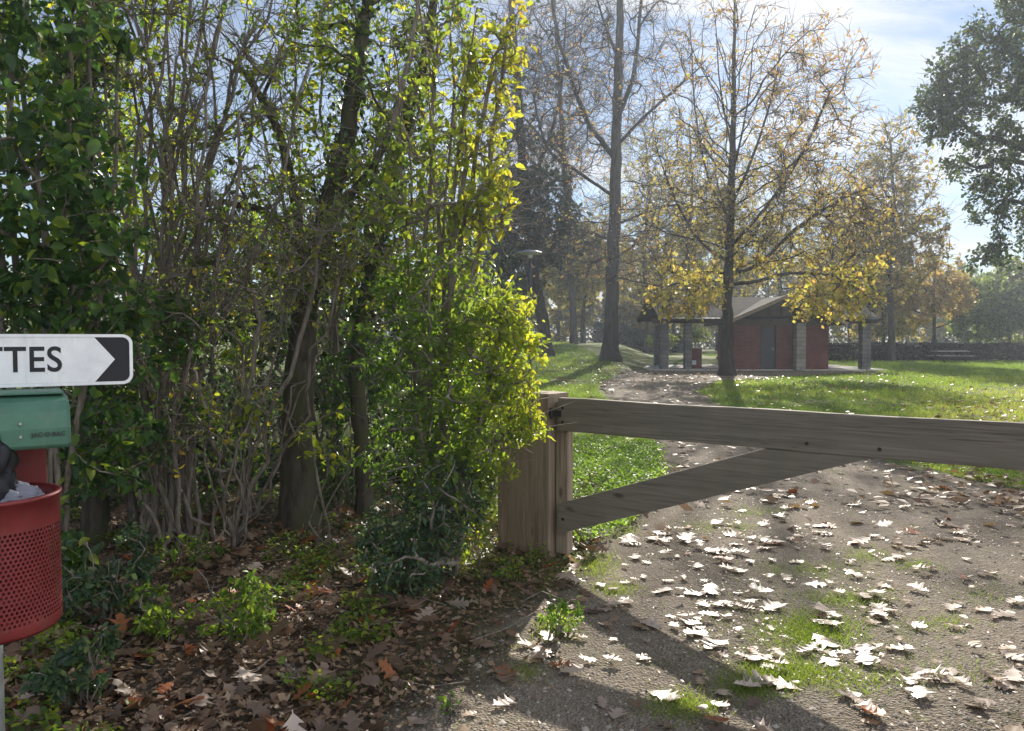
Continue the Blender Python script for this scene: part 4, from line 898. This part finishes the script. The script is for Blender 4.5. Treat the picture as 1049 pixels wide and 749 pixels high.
tree('bare purplish tree with a dense haze of fine twigs behind the leaning ivy tree', 588, 66, [(586, 300), (580, 200), (575, 120), (570, 40), (566, -40)], .3, .1,
     px_blobs([(560, 70, 66, 60, 130, 5, 3), (600, 110, 66, 50, 100, 5, 2), (535, 150, 66, 40, 100, 4, 1.4)]), 900, 1600, 'tree_red', .2, 'bark_dark', 6000, (.7, 1.9), auto=(10, 260, 40, 60, 70, 15, 55, .1), rt=.014, twig_r=.013)
for px, d, tk, lab in ((588, 70, [(588, 330), (590, 290), (588, 250)], 'thin dark trunk on the far lawn, left one of a close pair'), (597, 68, [(597, 330), (600, 295), (606, 262)], 'thin dark trunk on the far lawn, right one of a close pair')):
    tree(lab, px, d, tk, .2, .08, px_blobs([(px - 5, 270, d, 38, 45, 3)]), 170, 6000, 'tree_olive', .28, w=None, tint=(.1, .9), twigs=700, tw_len=(.6, 1.4), name='young_tree')
bgt = [
 (662, 72, 125, 60, 'tree_olive', 4200, 'olive leaved tree behind the tall straight trunk, thin at the top', (.1, .85)),
 (706, 66, 110, 60, 'oak_autumn', 4200, 'yellow olive tree glowing behind the left branches of the autumn oak', (.0, .6)),
 (800, 70, 130, 75, 'tree_olive', 4600, 'broad olive tree behind the toilet block roof', (.1, .9)),
 (912, 52, 125, 44, 'oak_autumn', 5200, 'ochre leaved tree filling the space between autumn oak and green oak', (.15, .85)),
 (870, 74, 170, 52, 'tree_olive', 3800, 'yellow brown tree beyond the right shelter of the toilet block', (.3, 1)),
]
for px, d, top, wd, mat, n, lab, ti in bgt:
    hgt = 350 - top; c = (350 + top) / 2 - hgt * .08
    tree(lab, px, d, [(px + 1, 330), (px - 2, 260), (px + 3, 180 + top * .2), (px, top + 20)], .26, .06,
         px_blobs([(px, c, d, wd, hgt * .42, 4.5, 3), (px - wd * .5, c + hgt * .16, d, wd * .6, hgt * .26, 4, 1.2), (px + wd * .5, c + hgt * .1, d, wd * .6, hgt * .28, 4, 1.2), (px, c - hgt * .3, d, wd * .5, hgt * .16, 3, .6)]),
         700, int(n * 1.5), mat, .25, 'bark_dark', 2600, (.6, 1.6), auto=(10, 300, top + 70, wd * 1.0, wd * .5, 5, 60, .09), tint=ti, pref=.85, rt=.012, twig_r=.011, w=low_w(top, 330, .35, 1.5))
tree('small round tree with muted orange leaves behind the far hedge', 957, 60, [(957, 330), (956, 300), (958, 275)], .16, .05, px_blobs([(957, 296, 60, 36, 40, 2.6, 3), (935, 305, 60, 24, 26, 2, 1), (975, 300, 60, 20, 28, 2, 1)]), 260, 7500, 'oak_autumn', .2, 'bark_dark', 700, (.4, 1.0), tint=(.35, .95), auto=(7, 335, 280, 34, 22, 15, 60, .06), name='rusty_tree')
for px, d, top, wd, lab in ((1002, 64, 272, 30, 'bright green bushy tree beside the orange tree'), (1034, 66, 262, 34, 'rounded green tree at the right edge behind the hedge'), (1075, 62, 255, 36, 'green tree just beyond the right edge, partly cut off'), (905, 68, 268, 34, 'low grey green tree behind the right shelter pillar')):
    h_ = 355 - top
    tree(lab, px, d, [(px, 335), (px - 2, 300), (px + 1, top + 25)], .15, .05, px_blobs([(px, top + h_ * .5, d, wd, h_ * .5, 2.6, 3), (px - wd * .5, top + h_ * .62, d, wd * .6, h_ * .36, 2.4, 1), (px + wd * .5, top + h_ * .6, d, wd * .6, h_ * .36, 2.4, 1)]), 240, 9500, 'tree_green' if px > 950 else 'tree_olive', .24, 'bark_dark', 400, (.4, 1.0), tint=(0, 1), name='bushy_tree')
# far row of trees
for px, d, top, wd, mat, lab in ((520, 96, 200, 45, 'tree_dark', 'dark far tree left of the lamp'), (572, 92, 235, 38, 'tree_olive', 'olive far tree above the bright far lawn, leftmost of the row'), (618, 95, 228, 40, 'tree_olive', 'far tree seen beneath the limbs of the tall straight tree'), (650, 88, 250, 34, 'oak_autumn', 'golden far tree right of the tall straight trunk'), (690, 94, 240, 40, 'tree_olive', 'far tree showing through the open left shelter'), (735, 97, 225, 42, 'tree_olive', 'far tree directly behind the autumn oak trunk'), (785, 99, 232, 44, 'tree_dark', 'dark far tree above the gable of the brick block'), (842, 96, 240, 42, 'tree_olive', 'far tree above the right end of the block roof'), (930, 98, 262, 40, 'tree_olive', 'hazy far tree left of the orange tree'), (985, 101, 270, 40, 'tree_green', 'hazy far tree between orange and green trees'), (1050, 103, 262, 45, 'tree_olive', 'hazy far tree at the very right edge of the view')):
    h_ = 352 - top
    tree(lab, px, d, [(px, 325), (px + 2, 295), (px - 1, top + 25)], .25, .08, px_blobs([(px, top + h_ * .5, d, wd, h_ * .5, 4, 3), (px - wd * .6, top + h_ * .65, d, wd * .5, h_ * .34, 3, 1), (px + wd * .6, top + h_ * .62, d, wd * .5, h_ * .36, 3, 1)]), 260, 9000, mat, .4, 'bark_dark', 900, (.7, 1.6), tint=(0, .9), name='far_tree', step=1.2, group=None)
# green oak at the right
tree('big spreading green oak with crooked dark limbs at the right edge', 1120, 28, [(1118, 300), (1112, 220), (1100, 150), (1090, 80), (1085, 10), (1080, -60)], .42, .14,
     px_blobs([(1005, 95, 28, 58, 62, 2.2, 3), (1035, 25, 28, 36, 45, 2, 1.4), (968, 110, 28, 28, 36, 1.6, 1.1), (1015, 165, 28, 42, 36, 2, 1.2), (1030, 205, 27.5, 38, 26, 1.8, .8), (1080, 60, 28, 60, 120, 3, 2.5), (1010, 262, 27, 14, 20, 1, .22), (1036, 250, 27, 14, 26, 1, .25), (1100, 220, 28, 50, 60, 2.5, 1), (978, 75, 28, 22, 22, 1.4, .5)]),
     900, 19000, 'oak_green', .145, 'bark_dark', 1500, (.25, .6),
     [(160, [(1060, 158, 28), (1025, 143, 28), (1000, 138, 28), (980, 120, 28)], .15, .04), (175, [(1065, 172, 27.6), (1030, 162, 27.4), (1005, 172, 27.3), (985, 165, 27.2)], .13, .03), (215, [(1070, 215, 27.5), (1030, 205, 27.2), (1010, 215, 27)], .1, .03), (90, [(1060, 70, 28), (1035, 50, 28), (1020, 30, 28)], .13, .03)], None, tint=(0, .97), pref=.6, name='oak_tree', rt=.007, step=.4, off=.1, asp=.6)
# hedges
def hedge(label, a, b, dep, hgt, n, mat, size):
    a, b = np.array(a, float), np.array(b, float); o = empty('clipped_hedge', (*((a + b) / 2), float(H(*((a + b) / 2)))), label, 'hedge'); c = np.array(o.location)
    u = rng.random((n, 3)); f = rng.random(n); sd_ = unit(np.array([[-(b - a)[1], (b - a)[0]]]))[0]
    lat = (u[:, 1] - .5); hh = u[:, 2]; k = rng.random(n) < .5; lat = np.where(k, np.sign(lat) * (.5 - .08 * rng.random(n) ** 2), lat); hh = np.where(~k & (rng.random(n) < .7), 1 - .1 * rng.random(n) ** 2, hh)
    xy = a + (b - a) * f[:, None] + sd_ * lat[:, None] * dep
    nz = Value2D(31, 1.1)(xy[:, 0], xy[:, 1]) * .16
    p = np.stack([xy[:, 0], xy[:, 1], H(xy[:, 0], xy[:, 1]) + hh * hgt * (.9 + nz)], 1)
    nrm_ = rand_dir(n); lo = leaf_obj('foliage', [leaves(p - c, rand_dir(n), nrm_, size * rng.uniform(.6, 1.4, n), size * .6 * rng.uniform(.6, 1.4, n), rng.random(n), T_far())], M[mat], o)
    ch = []
    for i in range(int(np.linalg.norm(b - a) / .5)):
        q = a + (b - a) * (i + rng.random()) * .5 / np.linalg.norm(b - a); z = float(H(*q)); base = np.array([*q, z - .05])
        for _ in range(3): t = base + np.array([rng.normal() * .25, rng.normal() * .2, hgt * rng.uniform(.6, .95)]); ch.append((np.array([base, (base + t) / 2 + rng.normal(size=3) * .05, t]) - c, np.array([.03, .02, .01])))
    tube_obj('stems', ch, M['bark_dark'], o); return o
hedge('long low dark clipped hedge closing the lawn at the right', (20.5, 53), (46, 53.5), 1.5, 1.15, 42000, 'hedge', .15)
hedge('dark bluish hedge far behind the left shelter pillars', (9, 84), (19, 84), 2, 2.0, 12000, 'tree_dark', .3)
hedge('tall overgrown hedge far behind everything, closing the back of the park', (-35, 112), (75, 112), 4, 4.2, 26000, 'tree_dark', .55)
hedge('low dark hedge running behind the toilet block', (14.5, 54), (20, 53.2), 1.5, 1.2, 12000, 'hedge', .15)
for px, py, d, rx, lab in ((678, 349, 62, 16, 'low green bush on the lawn left of the shelter'), (712, 343, 60, 14, 'green bush seen between the left shelter pillars')):
    q = on_ground(px, d); shrub('lawn_bush', lab, 'bush', [[q, P(px, py - 2, d)]], px_blobs([(px, py, d, rx, 10, .9)]), 110, 'tree_green', 900, .2, step=.3, tmpl=T_far(), off=.08, rt=.01)
# growth beyond the thicket on the left, seen through it
for px, d, top, wd, mat, lab in ((380, 26, 190, 95, 'tree_olive', 'yellow green tree beyond the thicket behind the mossy trunks'), (250, 22, 170, 100, 'tree_green', 'green tree beyond the thicket behind the grey stems'), (110, 20, 150, 110, 'tree_green', 'green tree beyond the thicket at far left'), (480, 34, 205, 60, 'tree_dark', 'dark tree beyond the thicket behind the bright bush')):
    h_ = 360 - top
    tree(lab, px, d, [(px, 330), (px + 4, 280), (px, top + 30)], .16, .05, px_blobs([(px, top + h_ * .5, d, wd, h_ * .5, 2.2, 3), (px - wd * .5, top + h_ * .7, d, wd * .6, h_ * .36, 2, 1), (px + wd * .5, top + h_ * .66, d, wd * .6, h_ * .38, 2, 1)]), 260, 4200, mat, .15, 'bark_dark', 500, (.3, .8), tint=(0, 1), name='broadleaf_tree', step=.5)
# ---------------------------------------------------------------- grass, weeds, gravel, fallen leaves
def left_of_path(x, y): return x < interp(y, LEFT) - .05
def right_of_path(x, y): return x > interp(y, RIGHT) + .05
def in_view(x, y, z=0, m=40):
    q = project(np.stack([x, y, np.zeros_like(x) + z], 1)); return (q[:, 0] > -m) & (q[:, 0] < 1049 + m) & (q[:, 1] > 300) & (q[:, 1] < 749 + m)
T_blade = (np.array([[0, .5, 0], [0, -.5, 0], [.55, .36, 0], [.55, -.36, 0], [1, 0, 0]]), [(0, 1, 3, 2), (2, 3, 4)])
def blades(name, x, y, h, wd, lean=.45, tint=(0, 1), mat='grass', bias=None):
    n = len(x); p = np.stack([x, y, H(x, y)], 1); d = unit(rng.normal(size=(n, 3)) * lean * [1, 1, .2] + UPV); nr = unit(rng.normal(size=(n, 3)) * [1, 1, .1] + [0, -.4, 0])
    tt = tint[0] + (tint[1] - tint[0]) * (rng.random(n) * .6 + .4 * (n_big(x, y) if bias is None else bias))
    o = leaf_obj(name, [leaves(p, d, nr, h, wd, tt, T_blade)], M[mat]); tag(o, kind='stuff'); return o
# lawn beyond the gate: size of a blade grows with distance so that far tufts stay one tuft
n = 430000; y = 6.5 * (75 / 6.5) ** rng.random(n); x = rng.uniform(-.25, .78, n) * y
ok = (left_of_path(x, y) | right_of_path(x, y)) & (x > -.14 * y) & ~((y > 36.5) & (y < 44.2) & (x > 6.4) & (x < 18.4))
bare = n_big(x, y) * .6 + n_mid(x, y) * .4
bare_oak = np.exp(-((x - 7.5) ** 2 / 30 + (y - 33) ** 2 / 16))
ok &= (rng.random(n) > bare_oak * 1.05) & (bare > .2 + .25 * rng.random(n) * (y > 18))
x, y = x[ok], y[ok]; sc = np.clip(y / 9, .8, 4.5)
dry = np.clip(n_big(x * .6, y * .6) * .8 + .75 * sstep(.36, .58, x / y + .1 * (n_big(x, y) - .5)) * sstep(34, 20, y) - .2, 0, 1)
blades('lawn_grass', x, y, rng.uniform(.035, .09, len(x)) * (.7 + .3 * sc), .0042 * sc * rng.uniform(.7, 1.3, len(x)), tint=(0, 1), bias=dry)
# weedy patch left of the track behind the gate
n = 26000; y = rng.uniform(5.75, 11.5, n); x = rng.uniform(-.2, 3.0, n); k = left_of_path(x - .12 * (n_fine(x, y) - .3), y) & (x > .04 * y) & (n_mid(x, y) * .5 + n_fine(x, y) * .5 > .3); x, y = x[k], y[k]
z = .015 + .13 * n_mid(x, y) * rng.random(len(x)) + .05 * n_fine(x, y)
lf = leaf_obj('weed_cover', [leaves(np.stack([x, y, z], 1), unit(rng.normal(size=(len(x), 3)) * [1, 1, .4] + UPV * .3), unit(rng.normal(size=(len(x), 3)) * .5 + UPV), rng.uniform(.022, .05, len(x)), rng.uniform(.015, .034, len(x)), rng.random(len(x)) * .6 + .4 * n_fine(x, y), T_oval(.15, .1))], M['clover']); tag(lf, kind='stuff')
n = 9000; y = rng.uniform(6.6, 10.2, n); x = rng.uniform(3.6, 8.5, n); k = right_of_path(x, y + .25 * (n_mid(x, y) - .5)) & in_view(x, y); x, y = x[k], y[k]
lf = leaf_obj('weed_cover', [leaves(np.stack([x, y, .01 + .07 * rng.random(len(x)) * n_mid(x, y)], 1), unit(rng.normal(size=(len(x), 3)) * [1, 1, .4] + UPV * .3), unit(rng.normal(size=(len(x), 3)) * .5 + UPV), rng.uniform(.02, .045, len(x)), rng.uniform(.014, .03, len(x)), rng.random(len(x)) * .8, T_oval(.15, .1))], M['clover']); tag(lf, kind='stuff')
# thin grass and moss on the gravel
def gpx(px, py):
    r = ray(px, py); t = EYE / -r[2]; return r[0] * t, r[1] * t
X_, Y_ = [], []
for px, py, rx, ry, n in ((830, 648, 55, 22, 2300), (800, 690, 60, 16, 1500), (770, 705, 40, 14, 900), (700, 725, 40, 16, 800), (870, 615, 45, 10, 600), (830, 585, 60, 10, 500), (890, 570, 30, 8, 300), (940, 580, 26, 6, 250), (775, 525, 30, 7, 260), (760, 540, 18, 6, 120), (610, 580, 26, 14, 700), (560, 595, 24, 10, 400), (630, 605, 30, 8, 380), (570, 645, 24, 12, 420), (540, 690, 18, 10, 200), (720, 540, 30, 8, 200), (960, 640, 50, 10, 260), (870, 700, 60, 14, 420), (640, 545, 20, 10, 260), (950, 690, 80, 20, 300), (1010, 610, 40, 14, 150), (480, 660, 60, 40, 300), (390, 690, 70, 30, 240), (440, 620, 60, 24, 200), (560, 570, 20, 14, 260), (830, 640, 140, 60, 900)):
    a = rng.normal(size=(n, 2)) * .5; gx_, gy_ = gpx(px + a[:, 0] * rx, 0 * a[:, 0] + py + a[:, 1] * ry) if False else (None, None)
    pts = np.array([gpx(px + u * rx, py + v * ry) for u, v in a]); X_.append(pts[:, 0]); Y_.append(pts[:, 1])
x, y = np.concatenate(X_), np.concatenate(Y_)
x = np.concatenate([x, x + rng.normal(size=len(x)) * .03]); y = np.concatenate([y, y + rng.normal(size=len(y)) * .04])
blades('path_grass', x, y, rng.uniform(.012, .048, len(x)), rng.uniform(.0018, .0036, len(x)), .9, (.2, .85))
# small stones
n = 26000; y = 2.7 * (14 / 2.7) ** rng.random(n); x = rng.uniform(-.35, .75, n) * y; k = ~left_of_path(x + .1, y) & ~right_of_path(x, y); x, y = x[k], y[k]; n = len(x)
st_v = np.array([[1, 0, 0], [0, 1, 0], [-1, 0, 0], [0, -1, 0], [.2, .1, .7], [0, 0, -.5]]); st_f = np.array([(0, 1, 4), (1, 2, 4), (2, 3, 4), (3, 0, 4)])
r = rng.gamma(1.6, .0027, n).clip(.0015, .02); A = rng.random(n) * 6.283; ca, sa = np.cos(A), np.sin(A)
vv = st_v[None] * r[:, None, None] * rng.uniform(.6, 1.3, (n, 6, 1)); vx = vv[..., 0] * ca[:, None] - vv[..., 1] * sa[:, None]; vy = vv[..., 0] * sa[:, None] + vv[..., 1] * ca[:, None]
V = np.stack([vx + x[:, None], vy + y[:, None], vv[..., 2] + .006], -1).reshape(-1, 3)
m_, nt, b = new_mat('small_stones'); a_ = N(nt, 'ShaderNodeAttribute', attribute_name='tint'); rp = ramp(nt, [(.1, .085, .07), (.22, .19, .155), (.4, .36, .31)]); nt.links.new(a_.outputs['Fac'], rp.inputs[0]); nt.links.new(rp.outputs[0], b.inputs['Base Color']); b.inputs['Roughness'].default_value = .8
so_ = link('gravel', np_mesh('gravel', V, ((np.arange(n) * 6)[:, None, None] + st_f[None]).ravel(), np.full(n * 4, 3), np.repeat(rng.random(n), 4)), m_); tag(so_, kind='stuff')

# fallen oak leaves
def oak_leaf(seed, curl, cup):
    g = np.random.default_rng(seed)
    us = np.array([0, .06, .16, .22, .29, .36, .45, .50, .57, .65, .72, .77, .84, .91, 1.0]); hw0 = np.array([.012, .014, .11, .26, .14, .16, .36, .42, .18, .18, .38, .18, .14, .17, 0])
    V = []; F_ = []
    h1 = hw0 * g.uniform(.75, 1.2, len(us)); h2 = hw0 * g.uniform(.75, 1.2, len(us)); sk = g.normal(size=len(us)) * .012; sway = .06 * np.sin(us * 3 + g.uniform(0, 3))
    for i, u in enumerate(us):
        lift = 1 if hw0[i] > .2 else 0
        for sgn, h in ((0, 0), (1, h1[i]), (-1, h2[i])):
            v = sgn * h; uu = u + (.09 * lift if sgn else 0) + sk[i]
            V.append((uu, v + sway[i], cup * v * v * 3 + curl * (uu - .5) ** 2 + g.normal() * .008 + .05 * math.sin(uu * 7 + seed) * abs(v) * 2))
    n = len(us)
    for i in range(n - 1):
        a, b = 3 * i, 3 * i + 3
        F_ += [(a, b, b + 1, a + 1), (a, a + 2, b + 2, b)]
    return np.array(V, float), F_
variants = [oak_leaf(i, c_, k_) for i, (c_, k_) in enumerate([(.05, .03), (.12, .08), (.22, .12), (.08, .25), (-.14, -.1), (.3, .05), (.03, -.16), (.2, .4)])]
L3 = []   # x, y, z, yaw, pitch, roll, size, variant, colour, place
def add(x, y, place, s=None, z=None, lay=.22):
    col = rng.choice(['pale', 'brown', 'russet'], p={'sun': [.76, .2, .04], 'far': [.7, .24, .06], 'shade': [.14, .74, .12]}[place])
    v = int(rng.choice(8, p=[.22, .2, .13, .12, .1, .08, .1, .05]))
    L3.append((x, y, (.012 + abs(rng.normal()) * .012) if z is None else z, rng.uniform(0, 6.283), rng.normal() * lay, rng.normal() * lay, s or float(np.clip(rng.normal(.118 if place != 'shade' else .11, .042), .04, .2)), v, col, place))
Z3 = [(200,500),(215,495),(185,505),(230,505),(270,530),(285,540),(370,530),(395,522),(385,545),(370,555),(350,520),(420,580),(530,500),(500,530),(520,525),(560,440),(510,470),(410,465),(305,465),(580,405),(465,425),(515,365),(530,370),(580,343),(620,450),(660,520),(640,515),(720,480),(745,475),(790,585),(825,540),(640,570),(650,610),(620,575),(930,535),(905,540),(1000,515),(985,520),(830,465),(860,420),(835,425),(810,395),(1010,585),(1020,600),(900,630),(870,620),(860,650),(840,640),(890,650),(820,660),(1010,660),(990,645),(950,705),(970,700),(730,735),(700,695),(690,680),(720,700),(580,665),(550,660),(480,670),(500,655),(310,680),(60,600),(75,595),(50,610),(120,635),(140,660),(100,620),(155,610),(200,620),(270,605),(320,350),(300,345),(340,340),(355,360),(310,365),(425,325),(410,330),(560,295),(640,375),(630,330),(625,345),(790,350),(850,365),(690,425),(560,270),(540,270),(520,280),(470,300),(700,365),(740,355),(930,440),(910,490),(760,620),(600,590),(430,390),(380,415),(415,385),(350,440),(320,445),(960,430),(880,330),(860,270),(820,255),(930,400),(1030,490)]
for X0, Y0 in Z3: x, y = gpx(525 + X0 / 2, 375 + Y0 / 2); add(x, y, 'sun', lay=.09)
n = 0
while n < 330:
    y = rng.uniform(2.8, 6.5); x = rng.uniform(-.4, .7) * y
    if left_of_path(x, y) or right_of_path(x, y) or rng.random() > .3 + 1.2 * max(0, n_mid(x * 1.3, y) - .42): continue
    add(x, y, 'sun', s=float(np.clip(abs(rng.normal(.075, .045)), .025, .16)), lay=.09); n += 1
for _ in range(420):
    y = rng.uniform(2.4, 6.5); x = rng.uniform(.68, 1.5) * y
    if not right_of_path(x, y): add(x, y, 'sun', lay=.09)
n = 0
while n < 420:
    y = rng.uniform(5.8, 20); x = rng.uniform(.05, .68) * y
    if y < 8.2 and x < interp(y, LEFT): continue
    w_ = .2 + .6 * n_mid(x, y) + (.6 if abs(x - interp(y, RIGHT)) < .9 else 0)
    if rng.random() > w_ * 6 / y: continue
    add(x, y, 'far'); n += 1
n = 0
while n < 1500:
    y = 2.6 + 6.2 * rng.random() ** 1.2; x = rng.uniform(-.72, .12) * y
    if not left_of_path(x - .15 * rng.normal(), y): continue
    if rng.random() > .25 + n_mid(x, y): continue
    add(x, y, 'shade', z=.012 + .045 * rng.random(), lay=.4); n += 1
L3.sort(key=lambda a: a[1] / a[6])
meshes = {}; cnt = {}
where = {'sun': 'lying on the sunlit gravel in front of the gate', 'far': 'lying on the track beyond the gate', 'shade': 'lying in the shaded litter under the thicket'}
shape = ['flat', 'flat', 'cupped', 'cupped', 'arched', 'curled', 'arched', 'curled']
rest = []; k = 0
for (x, y, z, ya, pi_, ro, s, v, col, pl) in L3:
    q = project([x, y, z])[0]; vis = -10 < q[0] < 1059 and q[1] < 755 and not (q[0] < 66 and q[1] < 660)
    mtx = Matrix.Rotation(ya, 3, 'Z') @ Matrix.Rotation(pi_, 3, 'Y') @ Matrix.Rotation(ro, 3, 'X')
    if vis and k < 300:
        k += 1
        if (v, col) not in meshes:
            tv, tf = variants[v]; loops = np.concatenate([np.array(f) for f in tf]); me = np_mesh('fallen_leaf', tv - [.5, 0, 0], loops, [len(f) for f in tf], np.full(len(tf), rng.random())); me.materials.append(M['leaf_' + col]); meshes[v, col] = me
        o = bpy.data.objects.new('fallen_leaf', meshes[v, col]); COL.objects.link(o); o.location = (x, y, z + s * .02); o.rotation_euler = mtx.to_euler(); o.scale = (s, s, s * rng.uniform(.8, 1.2))
        lab = f'{shape[v]} {"pale tan" if col == "pale" else col} lobed oak leaf {where[pl]}'
        tag(o, lab, 'leaf', lab)
    else: rest.append((x, y, z, mtx, s, v, col, pl))
parts = []
for v in range(8):
    rr = [r_ for r_ in rest if r_[5] == v]
    if not rr: continue
    D = np.array([r_[3] @ Vector((1, 0, 0)) for r_ in rr]); U = np.array([r_[3] @ Vector((0, 0, 1)) for r_ in rr]); s = np.array([r_[4] for r_ in rr])
    p = np.array([r_[:3] for r_ in rr], float) - D * s[:, None] * .5 + np.array([0, 0, .004]) + np.array([[0, 0, float(H(r_[0], r_[1]))] for r_ in rr])
    tt = np.array([{'pale': .85, 'brown': .35, 'russet': 1.0}[r_[6]] + (0 if r_[6] == 'russet' else rng.uniform(-.3, .1)) for r_ in rr])
    parts.append(leaves(p, D, U, s, s, tt, variants[v]))
# crumbled leaf bits between them
n = 24000; y = 2.6 + 7 * rng.random(n) ** 1.2; x = rng.uniform(-.74, .1, n) * y; kk = left_of_path(x - .2 * rng.normal(size=n), y); x, y = x[kk], y[kk]; n = len(x)
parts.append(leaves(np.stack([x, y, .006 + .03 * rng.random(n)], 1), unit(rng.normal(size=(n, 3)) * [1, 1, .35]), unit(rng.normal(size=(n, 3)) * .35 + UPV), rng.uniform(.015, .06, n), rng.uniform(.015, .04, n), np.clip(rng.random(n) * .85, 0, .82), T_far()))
n = 11000; y = 2.7 * (11 / 2.7) ** rng.random(n); x = rng.uniform(-.3, .72, n) * y; kk = ~left_of_path(x, y) & (n_mid(x * 1.3, y) + .3 * rng.random(n) > .6); x, y = x[kk], y[kk]; n = len(x)
parts.append(leaves(np.stack([x, y, .009 + .006 * rng.random(n)], 1), unit(rng.normal(size=(n, 3)) * [1, 1, .12]), unit(rng.normal(size=(n, 3)) * .2 + UPV), rng.uniform(.006, .03, n), rng.uniform(.004, .016, n), np.clip(.3 + rng.random(n) * .6, 0, .92), T_far()))
# leaves on the lawn and round the autumn oak
n = 9000; y = 7 * (45 / 7) ** rng.random(n); x = rng.uniform(.02, .7, n) * y; ok = rng.random(n) < .12 + .9 * np.exp(-((x - 7) ** 2 / 40 + (y - 32) ** 2 / 60)) + .5 * sstep(.45, .65, x / y) * (y < 20); x, y = x[ok], y[ok]; n = len(x)
parts.append(leaves(np.stack([x, y, H(x, y) + .045 + .03 * rng.random(n)], 1), unit(rng.normal(size=(n, 3)) * [1, 1, .2]), unit(rng.normal(size=(n, 3)) * .3 + UPV), rng.uniform(.08, .17, n), rng.uniform(.05, .1, n), .25 + .42 * rng.random(n), T_far()))
lo_ = leaf_obj('leaf_litter', parts, M['litter']); tag(lo_, kind='stuff')
# ivy and seedlings creeping over the litter
n = 60000; y = 2.7 + 5.5 * rng.random(n); x = rng.uniform(-.72, .05, n) * y; kk = left_of_path(x + .25, y) & (Value2D(51, .42)(x, y) * .55 + Value2D(52, .16)(x, y) * .45 > .675 - .06 * sstep(-.25, -.6, x / y)); x, y = x[kk], y[kk]; n = len(x)
gc = leaf_obj('ground_cover', [leaves(np.stack([x, y, .02 + .09 * rng.random(n) ** 1.5], 1), unit(rng.normal(size=(n, 3)) * [1, 1, .4]), unit(rng.normal(size=(n, 3)) * .45 + UPV), rng.uniform(.018, .044, n), rng.uniform(.012, .028, n), rng.random(n) * .85, T_oval(.14, .15))], M['leaf_bright']); tag(gc, kind='stuff')
# dead twigs on the ground
ch = []
for i in range(70):
    y = rng.uniform(3, 7.5); x = rng.uniform(-.6, .02) * y
    if not left_of_path(x, y): continue
    a = rng.uniform(0, 6.283); l_ = rng.uniform(.12, .6); p0 = np.array([x, y, .02]); dv = np.array([math.cos(a), math.sin(a), rng.uniform(0, .12)])
    ch.append((np.array([p0, p0 + dv * l_ * .5 + rng.normal(size=3) * .02, p0 + dv * l_]), np.array([.005, .004, .002])))
tw_ = tube_obj('fallen_twigs', ch, M['twig']); tag(tw_, kind='stuff')

# ---------------------------------------------------------------- the air
if HAZE:
    b = bmesh.new(); bmesh.ops.create_cube(b, size=1); bmesh.ops.scale(b, vec=(190, 175, 42), verts=b.verts); bmesh.ops.translate(b, vec=(10, 70, 19.5), verts=b.verts)
    mb = MB(); mb.add(b); m_, nt, pb = new_mat('air'); nt.nodes.remove(pb)
    pv = N(nt, 'ShaderNodeVolumePrincipled', Density=HAZE, Anisotropy=HAZE_G); pv.inputs['Color'].default_value = (.78, .87, 1, 1); nt.links.new(pv.outputs[0], nt.nodes['Material Output'].inputs['Volume'])
    hz = mb.build('haze', m_); tag(hz, kind='stuff')
